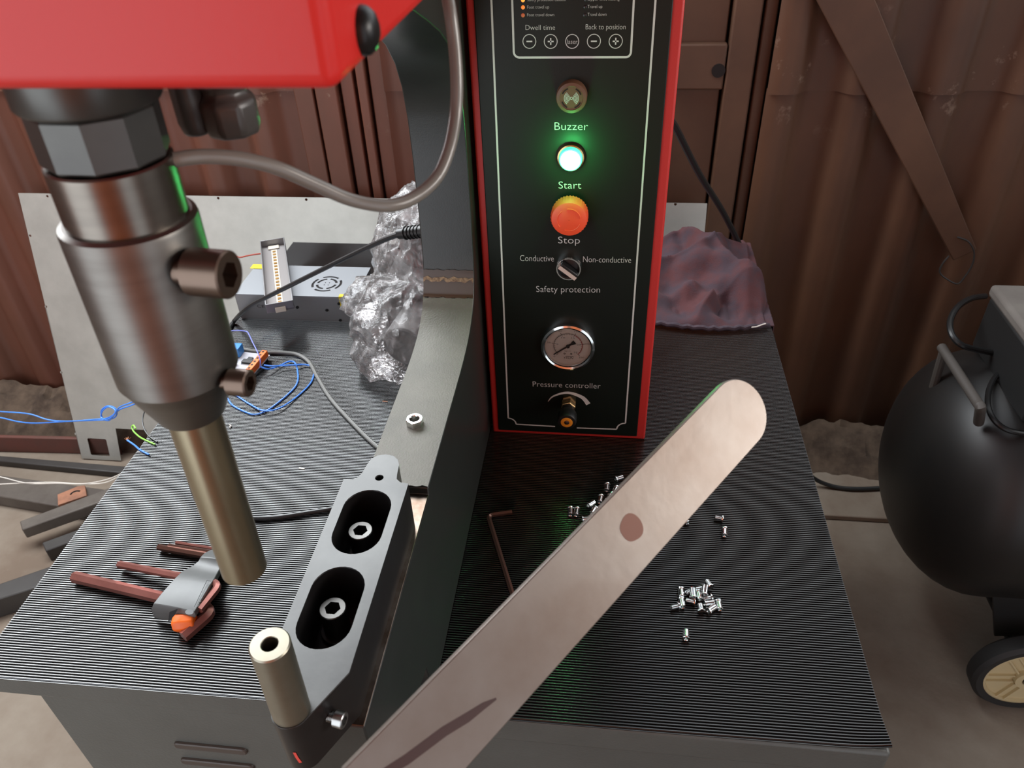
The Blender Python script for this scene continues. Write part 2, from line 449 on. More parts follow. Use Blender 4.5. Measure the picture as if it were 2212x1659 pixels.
# front wall behind the camera, with a doorway on each side of it
wf = struct(MB().box(-0.42, 0.75, -1.0, -0.93, 0, 2.42).box(-3.4, -2.6, -1.0, -0.93, 0, 2.42)
            .box(2.1, 3.2, -1.0, -0.93, 0, 2.42).build('wall_front', FRONTW, smooth=0))
struct(MB().box(-0.43, 0.76, -0.93, -0.915, 0, 0.42).build('reflection_board_front', mat('grey_reflection_board', (0.22, 0.21, 0.19), 0.8), smooth=0))  # unseen grey board, added to keep orange out of the panel's chrome reflections
struct(MB().box(-3.45, -3.38, -1.0, 2.0, 0, 2.42).build('wall_left', CEIL, smooth=0))
struct(MB().box(3.0, 3.07, -1.0, -0.45, 0, 2.42).box(3.0, 3.07, 1.35, 2.0, 0, 2.42).box(3.0, 3.07, -0.45, 1.35, 0, 0.55)
       .build('wall_right', CEIL, smooth=0))
wb = struct(MB().box(-3.4, 3.2, 1.83, 1.90, 0, 1.70).build('wall_back', WALLDARK, smooth=0))

def corrugated(x0, x1, z0, z1, yoff=0.0, pitch=0.150, depth=0.030, phase=0.0, lean=0.0):
    """softly folded sheet, crest towards the room"""
    n = max(4, int((x1-x0)/pitch*12)); m = MB()
    def f(u, v):
        x = x0 + (x1-x0)*u; z = z0 + (z1-z0)*v
        t = ((x+phase)/pitch) % 1.0
        s = min(1, max(0, (abs(t-0.5)-0.13)/0.20)); s = s*s*(3-2*s)
        dent = 0.003*noise.noise(Vector((x*2.1, z*1.7, 3.3)))
        return (x, 1.752 + yoff + depth*s + dent, z)
    m.grid(n, 8, f)
    return m
def wall_piece(m, name='wall_panel', mt=None, **k):
    return m.build(name, mt or WALL, wb, **k)
wall_piece(corrugated(-3.4, -0.735, 0.025, 0.995), smooth=60)
wall_piece(corrugated(-3.4, -0.735, 0.985, 1.70, -0.006), smooth=60)
wall_piece(corrugated(-0.515, 0.125, 0.025, 0.995, phase=0.03), smooth=60)
wall_piece(corrugated(-0.515, 0.125, 0.985, 1.70, -0.006, phase=0.03), smooth=60)
wall_piece(corrugated(0.335, 3.2, 0.025, 0.995, phase=0.045, pitch=0.165), mt=WALLR, smooth=60)
wall_piece(corrugated(0.335, 3.2, 0.985, 1.70, -0.008, phase=0.045, pitch=0.165), mt=WALLR, smooth=60)
# flat folded posts left of the machine, dark slits between them
for (a, b, y) in [(-0.735, -0.688, 1.772), (-0.680, -0.628, 1.764), (-0.620, -0.588, 1.776), (-0.578, -0.556, 1.768), (-0.549, -0.512, 1.777)]:
    wall_piece(MB().box(a, b, y, 1.81, 0.06, 1.70), 'wall_post', bevel=0.003)
# flat panel and post right of the cabinet
wall_piece(MB().box(0.127, 0.240, 1.790, 1.815, 0.06, 1.70), 'wall_panel', BRACEM, bevel=0.003)
wall_piece(MB().box(0.246, 0.304, 1.768, 1.815, 0.06, 1.70), 'wall_post', BRACEM, bevel=0.004)
wall_piece(MB().box(0.311, 0.337, 1.782, 1.815, 0.06, 1.70), 'wall_post', BRACEM, bevel=0.004)
wall_piece(MB().box(0.128, 0.243, 1.770, 1.792, 0.988, 1.083), 'lock_plate', BRACEM, bevel=0.004)
wall_piece(MB().lathe([(0.0145, 0), (0.0145, 0.004)], (0.2294, 1.7680, 1.0290), (0, 1, 0), 16), 'lock_hole', WALLDARK)
# diagonal painted brace on the right-hand panel
def slanted_bar(p, q, w0, w1, t, nrm=(0, -1, 0)):
    p, q = Vector(p), Vector(q); d = (q-p).normalized(); s = d.cross(Vector(nrm)).normalized(); n = Vector(nrm)
    m = MB()
    return m.hexa([p-s*w0/2+n*t, p+s*w0/2+n*t, q+s*w1/2+n*t, q-s*w1/2+n*t, p-s*w0/2, p+s*w0/2, q+s*w1/2, q-s*w1/2])
struct(slanted_bar((0.3120, 1.7380, 1.3743), (0.8416, 1.7380, 0.6223), 0.105, 0.052, 0.008).build('trim_1', BRACEM, bevel=0.002))

# dirt and rubble along the foot of the back wall, low curb on the right
def dirt(x0, x1, y0, y1, h, seed, name):
    m = MB()
    def f(u, v):
        x = x0 + (x1-x0)*u; y = y0 + (y1-y0)*v
        n = noise.fractal(Vector((x*9, y*9, seed)), 1.0, 2.0, 5)
        n2 = noise.cell(Vector((x*30, y*30, seed)))
        e = min(1, v*3) * min(1, u*12, (1-u)*12)
        return (x, y, 0.001 + max(0, h*(0.25+0.95*v) + 0.020*n + 0.008*n2)*e)
    m.grid(int((x1-x0)*70), 16, f)
    return m.build(name, DIRT, smooth=30)
struct(MB().box(0.36, 3.1, 1.455, 1.74, 0.0, 0.018).build('curb_right', CONC, bevel=0.004))
tag(dirt(-3.3, -1.02, 1.56, 1.735, 0.085, 2.0, 'rubble'), 'brown dirt and rubble heaped along foot of left wall', 'dirt', kind='stuff')
tag(dirt(0.40, 3.0, 1.57, 1.735, 0.085, 9.0, 'rubble'), 'brown dirt and rubble heaped along foot of right wall', 'dirt', kind='stuff')

# ================================================================== WORKBENCH AND MAT
BX0, BX1, BY0, BY1 = -0.634, 0.2785, 0.392, 1.372
bench = thing('workbench', (-0.18, 0.88, 0), 'grey painted steel workbench carrying the black ribbed rubber mat', 'workbench')
MB().box(BX0-0.002, BX1+0.002, BY0, BY1, 0.757, 0.797).build('tabletop', BENCHP, bench, bevel=0.004)
MB().box(-0.595, 0.245, BY0+0.012, BY1-0.03, 0.0, 0.757).build('cabinet_body', BENCHP, bench, bevel=0.003)
for (zc, x0, x1) in (((-0.4175, 0.3990, 0.6606)[2], (-0.4617, 0.3990, 0.6555)[0], (-0.3742, 0.3990, 0.6656)[0]), ((-0.4211, 0.3990, 0.6244)[2], (-0.4649, 0.3990, 0.6181)[0], (-0.3748, 0.3990, 0.6302)[0])):
    m = MB(); K = 24; rr = 0.0062; vs = []
    for (s_, dy) in ((1.0, 0.0118), (0.92, 0.0095), (0.70, 0.0085), (0.45, 0.0088)):
        for k in range(K):
            a = 2*PI*k/K; xo = x1-rr if math.cos(a) > 0 else x0+rr
            vs.append((xo + rr*s_*math.cos(a), BY0 + dy, zc + rr*s_*math.sin(a)))
    fs = [(i*K+k, i*K+(k+1) % K, (i+1)*K+(k+1) % K, (i+1)*K+k) for i in range(3) for k in range(K)] + [tuple(3*K+k for k in range(K))]
    m.add(vs, fs)
    tag(m.build('louvre', LOUVRE, bench), 'brownish pressed vent slot')

mat_root_loc = (BX0, 0.386, 0.797)
def build_mat():
    y0, y1, pitch, nx = 0.3855, 1.374, 0.00305, 56
    n = int((y1-y0)/pitch); prof = []
    for i in range(n):
        b = y0 + i*pitch
        prof += [(b, 0.7983), (b+0.00105, 0.7983), (b+0.00122, 0.7993), (b+0.00150, 0.79982), (b+0.00178, 0.79989), (b+0.00242, 0.79989), (b+0.00270, 0.79982), (b+0.00292, 0.7993)]
    prof.append((y1, 0.7982))
    x0, x1 = BX0, BX1+0.0005
    m = MB(); vs = []; P = len(prof)
    for i in range(nx+1):
        x = x0 + (x1-x0)*i/nx
        for (y, z) in prof:
            dy = 0.0012*noise.noise(Vector((x*5, y*3, 1.0))) - 0.010*(x-x0)/(x1-x0)*0 
            dz = 0.0003 + 0.0003*noise.noise(Vector((x*7, y*6, 7.0)))
            cx = max(0, (x-0.235)/0.045); cy = max(0, (0.425-y)/0.04)
            dz += 0.0075*min(1, cx)**2*min(1, cy)**1.2
            sk = 0.0085*(x-x0)/(x1-x0)*max(0, 1-(y-y0)/0.9)
            vs.append((x, y+dy+sk, z+dz))
    fs = [(i*P+j, (i+1)*P+j, (i+1)*P+j+1, i*P+j+1) for i in range(nx) for j in range(P-1)]
    # front and back rim
    o = len(vs)
    for i in range(nx+1):
        a = vs[i*P]; b = vs[i*P+P-1]
        vs += [(a[0], a[1], a[2]-0.0011), (b[0], b[1], b[2]-0.0011)]
    for i in range(nx):
        q, r = o+2*i, o+2*i+2
        fs += [(i*P, q, r, (i+1)*P), (i*P+P-1, (i+1)*P+P-1, r+1, q+1)]
    m.add(vs, fs)
    o = m.build('rubber_mat', RUBBER, None, smooth=20, fix=False, loc=mat_root_loc)
    return o
tag(build_mat(), 'black fine-ribbed rubber mat covering the workbench top, one corner curling up', 'mat')

# ================================================================== PRESS
FX0, FX1 = -0.208, -0.148
press = thing('rivet_press', (-0.178, 0.60, 0.80), 'grey C-frame insertion press with red head, turned ram and slotted anvil holder', 'press')
fr_pts = [(0.262, 0.905), (0.262, 1.004), (0.483, 1.004), (0.483, 1.0125), (0.62, 1.0125), (0.665, 1.0128), (0.70, 1.0155),
          (0.728, 1.0215), (0.750, 1.032), (0.766, 1.047), (0.776, 1.066), (0.781, 1.09), (0.785, 1.14), (0.7865, 1.20),
          (0.784, 1.245), (0.776, 1.278), (0.760, 1.305), (0.735, 1.328), (0.700, 1.347), (0.655, 1.365), (0.60, 1.385),
          (0.50, 1.42), (0.42, 1.446), (0.23, 1.452), (0.23, 1.64), (0.98, 1.64), (0.98, 0.8012), (0.41, 0.8012), (0.40, 0.86)]
def fill_prism(poly, x0, x1, name, m, parent, bevel=0, smooth=35):
    return plate([poly], x1-x0, lambda a, b, h: (x0+h, a, b), name, m, parent, bevel=bevel, smooth=smooth)
fr = fill_prism(fr_pts, FX0, FX1, 'frame', GREYP, press, bevel=0.0012)
# skylight on the lower arm's flat top, painted in as a paler skin, bare seat under the holder
def skin(pts, off, name, m, jag=0.0, nx=24):
    """thin colour layer following the frame's front profile"""
    P = smooth_path([(0, a, b) for a, b in pts], 6); vs = []; fs = []
    N = len(P)
    for i in range(N):
        t = (P[min(i+1, N-1)]-P[max(i-1, 0)]).normalized(); nn = Vector((0, -t.z, t.y))
        if nn.z < 0 and nn.y > 0: nn = -nn
        for k in range(nx+1):
            x = FX0+0.0004 + (FX1-FX0-0.0008)*k/nx
            q = P[i] + nn*off
            if jag and i in (0, N-1): q = q + t*jag*noise.noise(Vector((x*160, i, 0)))
            vs.append((x, q.y, q.z))
    for i in range(N-1):
        for k in range(nx): fs.append((i*(nx+1)+k, i*(nx+1)+k+1, (i+1)*(nx+1)+k+1, (i+1)*(nx+1)+k))
    return MB().add(vs, fs).build(name, m, press, smooth=60, fix=False)
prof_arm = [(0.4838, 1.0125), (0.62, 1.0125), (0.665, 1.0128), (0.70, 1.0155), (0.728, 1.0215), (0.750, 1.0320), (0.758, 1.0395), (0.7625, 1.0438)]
skin(prof_arm, 0.0011, 'arm_skylit_skin', ARMTOP, 0.002)
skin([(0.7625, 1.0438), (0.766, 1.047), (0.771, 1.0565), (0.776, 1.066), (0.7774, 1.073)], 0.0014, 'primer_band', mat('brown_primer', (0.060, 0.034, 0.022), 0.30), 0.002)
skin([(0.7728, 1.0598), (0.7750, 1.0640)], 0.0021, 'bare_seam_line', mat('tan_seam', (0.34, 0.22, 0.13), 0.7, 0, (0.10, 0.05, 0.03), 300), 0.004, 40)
MB().box(FX0+0.0008, FX1-0.0004, 0.2626, 0.4825, 1.0030, 1.00475).build('machined_seat', BARE, press, bevel=0.0004)
# red head cover
head = MB().box(-0.292, -0.0705, 0.2005, 0.66, 1.4415, 1.66).build('head_cover', REDP, press, bevel=0.0045, seg=4)
MB().lathe([(0.0068, -0.001), (0.0068, 0.0006), (0.0064, 0.002), (0.0050, 0.0036), (0.0028, 0.0045), (0.0003, 0.0048)],
           (-0.0705, 0.2279, 1.4506), (1, 0, 0), 28).build('cover_bolt', BLKOX, head)
# black cable gland hanging from the head behind the ram
gp = Vector((-0.1483, 0.2829, 1.4020))
g = MB().lathe([(0.0098, 0.0), (0.0112, 0.004), (0.0112, 0.013), (0.0086, 0.015), (0.0086, 0.018), (0.0110, 0.020), (0.0110, 0.0390)], gp + Vector((0.0042, 0, 0)), (0, 0, 1), 8)
g.lathe([(0.0048, 0), (0.0062, 0.005), (0.0062, 0.0385)], gp + Vector((-0.0088, -0.004, 0.001)), (0, 0, 1), 16)
g.build('cable_gland', mat('gland_grey', (0.055, 0.050, 0.046), 0.35), head, bevel=0.0015)

# ram: axis leans a touch
A0 = Vector((-0.1815, 0.2419, 1.055)); AX = Vector((0.0105, 0.0, 0.371)).normalized()
def axp(z): return A0 + AX*((z-1.055)/AX.z)
ram = MB().lathe([(0.0128, 0), (0.0142, 0.0006), (0.0236, 0.0225), (0.0242, 0.0235), (0.0242, 0.0890), (0.0238, 0.0905), (0.0222, 0.0915), (0.0212, 0.0915)],
                 axp(1.2945), AX, 64).build('ram_body', STEELT, press, smooth=30)
MB().lathe([(0.0211, 0), (0.0211, 0.0215), (0.0205, 0.0222)], axp(1.3855), AX, 64).build('ram_neck', STEEL, ram, smooth=30)
MB().lathe([(0.0206, 0), (0.0211, 0.0008), (0.0211, 0.0168), (0.0205, 0.0176)], axp(1.4085), AX, 10, twist=0.35).build('ram_collar', STEELD, ram, smooth=12)
MB().lathe([(0.0225, 0), (0.0232, 0.001), (0.0232, 0.0145)], axp(1.4270), AX, 48).build('ram_flange', STEELD, ram)
MB().lathe([(0.0103, 0), (0.0113, 0.0010), (0.0113, 0.108)], axp(1.189), AX, 48).build('punch_rod', RODM, ram)
def socket_head(mb, c, d, r, h, hexr, depth):
    """cap screw head with a hexagon socket; c = base centre, d = outward"""
    u, v, w = basis(d); c = Vector(c); n = 24
    mb.lathe([(r, 0), (r, h-0.0006), (r-0.0006, h)], c, d, n, close=False)
    hexp = []
    for k in range(n):
        a = 2*PI*k/n; rr = hexr/math.cos(((a + PI/6) % (PI/3)) - PI/6)
        hexp.append((math.cos(a)*rr, math.sin(a)*rr))
    vs = [c + w*h + (u*math.cos(2*PI*k/n) + v*math.sin(2*PI*k/n))*(r-0.0006) for k in range(n)]
    vs += [c + w*h + u*p[0] + v*p[1] for p in hexp] + [c + w*(h-depth) + u*p[0] + v*p[1] for p in hexp]
    fs = [(k, (k+1) % n, n+(k+1) % n, n+k) for k in range(n)] + [(n+k, n+(k+1) % n, 2*n+(k+1) % n, 2*n+k) for k in range(n)]
    fs.append(tuple(2*n+k for k in range(n)))
    mb.add(vs, fs)
    return mb
s1 = Vector((-0.1325, 0.2300, 1.3693)); s1d = Vector((1, -0.10, 0.0)).normalized()
m = socket_head(MB(), s1 - s1d*0.0150, s1d, 0.0088, 0.0150, 0.0044, 0.007)
m.cyl(s1 - s1d*0.022, s1 - s1d*0.0150, 0.005)
m.build('set_screw', BROWNSCREW, ram)
s2 = Vector((-0.1400, 0.2349, 1.3166)); s2d = Vector((1, -0.06, 0.0)).normalized()
m = socket_head(MB(), s2 - s2d*0.0085, s2d, 0.0057, 0.0085, 0.0029, 0.005)
m.cyl(s2 - s2d*0.022, s2 - s2d*0.0085, 0.0030)
m.build('set_screw', BROWNSCREW, ram)
MB().lathe([(0.0012, 0), (0.0012, 0.001)], (-0.1520, 0.2462, 1.3250), (1, -0.3, 0), 10).build('ram_hole', BLKOX, ram)

# anvil holder: waisted block with two slots, chamfered towards a round nose
hx0, hx1, hz0, hz1 = -0.208, -0.1525, 1.0042, 1.055
nose = (-0.1815, 0.2419); nr = 0.0123
arc = [(nose[0] + nr*math.cos(a), nose[1] + nr*math.sin(a)) for a in [math.radians(t) for t in range(195, 326, 10)]]
outl = arc + [(hx1, 0.2705), (hx1, 0.4445), (-0.1595, 0.4455), (-0.1635, 0.4490), (-0.1645, 0.4545), (-0.1655, 0.466), (-0.168, 0.4725), (-0.1730, 0.4770),
              (-0.1800, 0.4785), (-0.1870, 0.4765), (-0.1915, 0.4715), (-0.193, 0.465), (-0.1945, 0.4545), (-0.1965, 0.4490), (-0.2010, 0.4455), (hx0, 0.4450), (hx0, 0.2980)]
slot1 = stadium(-0.1800, 0.4010, 0.0195, 0.0145)
slot2 = stadium(-0.1800, 0.3200, 0.0195, 0.0155)
hole = circle(-0.1785, 0.4495, 0.0036, 20)
holder = plate([outl, slot1, slot2, hole], hz1-hz0-0.0006, lambda a, b, h: (a, b, hz0+h), 'anvil_holder', HOLDSIDE, press, bevel=0.0005)
tag(holder, 'blackened steel anvil block with two long slots')
ins = plate([[(p[0], p[1]) for p in outl], slot1, slot2, hole], 0.0007, lambda a, b, h: (a, b, hz1-0.0006+h), 'anvil_top_face', HOLD, holder)
for cx_, cy in (((-0.1851, 0.4042, 1.0402)[0], (-0.1851, 0.4042, 1.0402)[1]), ((-0.1849, 0.3291, 1.0402)[0], (-0.1849, 0.3291, 1.0402)[1])):
    fl = plate([stadium(-0.18, (0.4010 if cy > 0.36 else 0.3200), 0.0200, 0.0155)], 0.006, lambda a, b, h: (a, b, hz0+0.0012+h), 'slot_floor', HOLDSIDE, holder)
    m = socket_head(MB(), (cx_, cy, hz0+0.006), (0.01, 0.01, 1), 0.0098, 0.0295, 0.0052, 0.010)
    m.build('cap_screw', CAPS, holder)
    MB().lathe([(0.0128, 0), (0.0128, 0.003), (0.0122, 0.0036)], (cx_, cy, hz0+0.0072), (0, 0, 1), 28).build('washer', CAPS, holder)
MB().lathe([(0.0048, -0.030), (0.0048, -0.0004), (0.0052, 0.0), (0.0110, 0.0), (0.0118, -0.0010), (0.0118, -0.0690)], axp(1.1240), AX, 48).build('anvil_pin', PINM, press, smooth=30)
MB().lathe([(0.0047, 0), (0.0047, 0.0006)], axp(1.1235) - AX*0.022, AX, 20).build('pin_bore', BLKOX, press)
MB().ribbon([(0, 0), (0.006, 0.0005), (0.0125, 0.0020)], 0.0026,
            lambda p: (nose[0] + (nr+0.0003)*math.sin(math.radians(2) + p.y*60), nose[1] - (nr+0.0003)*math.cos(math.radians(2) + p.y*60), hz0 + 0.0225 - p.x)).build('red_paint_mark', REDINK, holder)
cn = Vector((0.985, -0.17, 0.0)).normalized()
cs = Vector((-0.1694, 0.2518, 1.0345))
m = MB()
m.tube([cs - cn*0.012, cs + cn*0.010], 0.0030, 14, 1)
for k in range(9):
    m.lathe([(0.0029, 0), (0.0036, 0.0005), (0.0029, 0.0010)], cs + cn*(0.0005 + 0.0011*k), cn, 14)
socket_head(m, cs + cn*0.0105, cn, 0.0055, 0.0065, 0.0028, 0.004)
m.build('clamp_screw', mat('clean_screw_steel', (0.42, 0.42, 0.41), 0.3, 1.0), holder)
# sensor cable looping from ram to the head
MB().tube([(-0.1561, 0.2484, 1.4036), (-0.1516, 0.2496, 1.4042), (-0.1440, 0.2550, 1.4033), (-0.1336, 0.2615, 1.4000), (-0.1234, 0.2685, 1.3939), (-0.1130, 0.2756, 1.3847), (-0.1017, 0.2826, 1.3753),
           (-0.0890, 0.2903, 1.3697), (-0.0799, 0.3002, 1.3695), (-0.0722, 0.3110, 1.3740), (-0.0682, 0.3219, 1.3826), (-0.0666, 0.3326, 1.3931), (-0.0660, 0.3381, 1.4052), (-0.0671, 0.3445, 1.4206),
           (-0.0695, 0.3506, 1.4356), (-0.0761, 0.3718, 1.4465), (-0.0930, 0.4048, 1.4515)], 0.00275, 12, 6).build('sensor_cable', CABLEG, press)
# mains lead with strain relief on the left of the column
plug = MB()
pa, pb = Vector((-0.2078, 0.835, 1.0945)), Vector((-0.2527, 0.8500, 1.0815))
dd = (pb-pa).normalized()
plug.cyl(pa, pa+dd*0.010, 0.0095, 20)
plug.cyl(pa+dd*0.010, pb, 0.0075, 20, 0.0068)
for k in range(5):
    plug.lathe([(0.0070, 0), (0.0085, 0.0008), (0.0085, 0.0022), (0.0070, 0.003)], pa+dd*(0.016+0.0052*k), dd, 16)
plug.build('plug', BLACK, press)
MB().tube([pb-dd*0.004, (-0.2778, 0.8660, 1.0648), (-0.3298, 0.9000, 1.0277), (-0.3922, 0.9300, 0.9859), (-0.4603, 0.9600, 0.9406), (-0.5144, 0.9850, 0.9042), (-0.5558, 1.0050, 0.8757), (-0.5866, 1.0200, 0.8497),
           (-0.6267, 1.0610, 0.8080), (-0.6308, 1.0442, 0.8035), (-0.6347, 1.0055, 0.8035)], 0.0036, 10, 6).build('power_lead', CABLEB, press)

# loose nut on the arm
def hex_nut(name, loc, R, h, rb, m):
    n = 24; mb = MB(); o = Vector(loc)
    def hx(k, R):
        a = 2*PI*k/n; return R*math.cos(PI/6)/math.cos(((a + PI/6) % (PI/3)) - PI/6)
    rings = [(0, 0.94), (h*0.08, 1.0), (h*0.92, 1.0), (h, 0.94)]
    vs = []
    for (z, s) in rings:
        for k in range(n):
            a = 2*PI*k/n; r = min(hx(k, R), R*0.985 if s == 1 else R*0.90); vs.append(o + Vector((r*math.cos(a), r*math.sin(a), z)))
    for (z, r) in [(h, rb*1.15), (h*0.88, rb), (h*0.12, rb), (0, rb*1.15)]:
        for k in range(n):
            a = 2*PI*k/n; vs.append(o + Vector((r*math.cos(a), r*math.sin(a), z)))
    L = 8; fs = []
    for i in range(L):
        j = (i+1) % L
        for k in range(n):
            fs.append((i*n+k, i*n+(k+1) % n, j*n+(k+1) % n, j*n+k))
    mb.add(vs, fs)
    return mb.build(name, m, None, loc=loc, smooth=28)
tag(hex_nut('hex_nut', (-0.1786, 0.5690, 1.0131), 0.0088, 0.0078, 0.0047, ZINC), 'shiny zinc hex nut lying loose on the lower press arm', 'nut')

# ================================================================== CONTROL CABINET
CY = 0.809; PY = 0.8062
cab = thing('control_cabinet', (-0.038, 0.93, 0.80), 'tall red control cabinet with black button panel standing on the mat', 'cabinet')
MB().box(-0.1434, 0.0665, CY, 1.06, 0.8005, 1.50).build('housing', REDC, cab, bevel=0.0025)
pL = (-0.1350, 0.8090, 1.1631)[0]; pR = (0.0553, 0.8090, 1.1656)[0]; pB = (-0.0559, 0.8090, 0.8075)[2]
panel = MB().box(pL, pR, PY, CY+0.001, pB, 1.495).build('front_panel', PANEL, cab, bevel=0.001)
def pp(p): return (p[0], PY-0.0003, p[1])
def ppf(x, z): return (x, PY-0.0003, z)
def c2(p): return (p[0], p[2])
w = MB()
# outer white line with notched lower corners
bl = c2((-0.1205, 0.8062, 0.8299)); b1 = c2((-0.1099, 0.8062, 0.8198)); b2 = c2((0.0274, 0.8062, 0.8193)); br = c2((0.0386, 0.8062, 0.8306))
tl = c2((-0.1175, 0.8062, 1.3514)); tr = c2((0.0386, 0.8062, 1.3494))
def notch(p, q, ctr, n=8):
    a0 = math.atan2(p[1]-ctr[1], p[0]-ctr[0]); a1 = math.atan2(q[1]-ctr[1], q[0]-ctr[0])
    if a1-a0 > PI: a1 -= 2*PI
    if a0-a1 > PI: a1 += 2*PI
    r0 = math.dist(p, ctr); r1 = math.dist(q, ctr)
    return [(ctr[0] + (r0+(r1-r0)*k/n)*math.cos(a0+(a1-a0)*k/n), ctr[1] + (r0+(r1-r0)*k/n)*math.sin(a0+(a1-a0)*k/n)) for k in range(n+1)]
gap0 = c2((-0.0563, 0.8062, 0.8190)); gap1 = c2((-0.0266, 0.8062, 0.8183))
w.ribbon([(tl[0], 1.49), tl, bl] , 0.0020, pp)
w.ribbon(notch(bl, b1, (bl[0], b1[1])), 0.0018, pp)
w.ribbon([b1, gap0], 0.0020, pp)
w.ribbon([gap1, b2], 0.0020, pp)
w.ribbon(notch(b2, br, (br[0], b2[1])), 0.0018, pp)
w.ribbon([br, tr, (tr[0], 1.49)], 0.0020, pp)
# inner rounded frame
il = c2((-0.0973, 0.8062, 1.3041)); ib = c2((-0.0918, 0.8062, 1.2988)); ib2 = c2((0.0137, 0.8062, 1.2985)); ir = c2((0.0184, 0.8062, 1.3034))
iL = [(il[0], 1.49), il] + [(ib[0] - (ib[0]-il[0])*math.cos(a), il[1] - (il[1]-ib[1])*math.sin(a)) for a in [PI/2*k/6 for k in range(1, 7)]]
iR = [(ib2[0] + (ir[0]-ib2[0])*math.sin(a), ir[1] - (ir[1]-ib2[1])*math.cos(a)) for a in [PI/2*k/6 for k in range(0, 7)]] + [(ir[0], 1.49)]
w.ribbon(iL + iR, 0.0020, pp)
# membrane button rings and signs
for (px, sign) in (((-0.0815, 0.8062, 1.3138), '-'), ((-0.0604, 0.8062, 1.3136), '+'), ((-0.0393, 0.8062, 1.3135), 'l'), ((-0.0181, 0.8062, 1.3135), '-'), ((0.0031, 0.8062, 1.3133), '+')):
    c = c2(px); w.ribbon(circle(c[0], c[1], 0.0064, 32), 0.00075, pp, closed=True)
    if sign in '-+': w.ribbon([(c[0]-0.0029, c[1]), (c[0]+0.0029, c[1])], 0.0013, pp)
    if sign == '+': w.ribbon([(c[0], c[1]-0.0032), (c[0], c[1]+0.0032)], 0.0013, pp)
# pressure arrow, thin to thick
ac = c2((-0.0389, 0.8062, 0.8501)); ar = ac[1] - 0
a_l = c2((-0.0656, 0.8062, 0.8621)); a_t = c2((-0.0398, 0.8062, 0.8783)); a_r = c2((-0.0119, 0.8062, 0.8604))
arcp = smooth_path([(a_l[0], a_l[1], 0), (a_l[0]*0.72+a_t[0]*0.28, a_l[1]*0.42+a_t[1]*0.58, 0), (a_t[0], a_t[1], 0), (a_r[0]*0.68+a_t[0]*0.32, a_r[1]*0.36+a_t[1]*0.64, 0), (a_r[0], a_r[1], 0)], 8)
w.ribbon([(p.x, p.y) for p in arcp], lambda t: 0.0008 + 0.0058*t, pp)
w.build('printed_lines', PRINT, panel, smooth=0, fix=False)
def T2(s, l, r, top):
    t = MB(); l2, r2, cp = c2(l), c2(r), c2(top); text_mesh(t, s, l2, r2, max(0.002, cp[1]-l2[1]), ppf)
    t.build('printed_lettering', PRINT, panel, smooth=0, fix=False)
T2('Safety protection caution', (-0.0828, 0.8062, 1.3500), (-0.0460, 0.8062, 1.3497), (-0.0827, 0.8062, 1.3528))
T2('Foot travel up', (-0.0829, 0.8062, 1.3434), (-0.0619, 0.8062, 1.3434), (-0.0829, 0.8062, 1.3463))
T2('Foot travel down', (-0.0831, 0.8062, 1.3366), (-0.0570, 0.8062, 1.3365), (-0.0830, 0.8062, 1.3394))
T2('Upper limit setting', (-0.0248, 0.8062, 1.3498), (0.0049, 0.8062, 1.3496), (-0.0249, 0.8062, 1.3526))
T2('Travel up', (-0.0251, 0.8062, 1.3432), (-0.0110, 0.8062, 1.3432), (-0.0252, 0.8062, 1.3461))
T2('Travel down', (-0.0249, 0.8062, 1.3363), (-0.0068, 0.8062, 1.3363), (-0.0250, 0.8062, 1.3392))
T2('Dwell time', (-0.0850, 0.8062, 1.3243), (-0.0561, 0.8062, 1.3241), (-0.0848, 0.8062, 1.3291))
T2('Back to position', (-0.0264, 0.8062, 1.3244), (0.0119, 0.8062, 1.3241), (-0.0265, 0.8062, 1.3291))
T2('laser', (-0.0441, 0.8062, 1.3113), (-0.0341, 0.8062, 1.3112), (-0.0441, 0.8062, 1.3156))
T2('Buzzer', (-0.0567, 0.8062, 1.2263), (-0.0217, 0.8062, 1.2263), (-0.0566, 0.8062, 1.2346))
T2('Start', (-0.0523, 0.8062, 1.1616), (-0.0275, 0.8062, 1.1618), (-0.0523, 0.8062, 1.1699))
T2('Stop', (-0.0527, 0.8062, 1.0952), (-0.0277, 0.8062, 1.0954), (-0.0527, 0.8062, 1.1039))
T2('Conductive', (-0.0975, 0.8062, 1.0712), (-0.0576, 0.8062, 1.0716), (-0.0973, 0.8062, 1.0791))
T2('Non-conductive', (-0.0235, 0.8062, 1.0717), (0.0319, 0.8062, 1.0721), (-0.0236, 0.8062, 1.0795))
T2('Safety protection', (-0.0789, 0.8062, 1.0299), (-0.0025, 0.8062, 1.0314), (-0.0788, 0.8062, 1.0385))
T2('Pressure controller', (-0.0857, 0.8062, 0.8862), (0.0031, 0.8062, 0.8874), (-0.0855, 0.8062, 0.8948))
def led(p, m):
    MB().lathe([(0.0019, 0), (0.0018, 0.0006), (0.0010, 0.0010)], (p[0], PY, p[2]), (0, -1, 0), 12).build('indicator_led', m, panel)
led((-0.0870, 0.8062, 1.3510), LEDON); led((-0.0871, 0.8062, 1.3446), LEDMID); led((-0.0873, 0.8062, 1.3376), LEDDIM)
led((-0.0266, 0.8062, 1.3503), LEDOFF); led((-0.0271, 0.8062, 1.3440), LEDOFF); led((-0.0274, 0.8062, 1.3369), LEDOFF)
def on_panel(p): return Vector((p[0], PY, p[2]))
DN = (0, -1, 0)
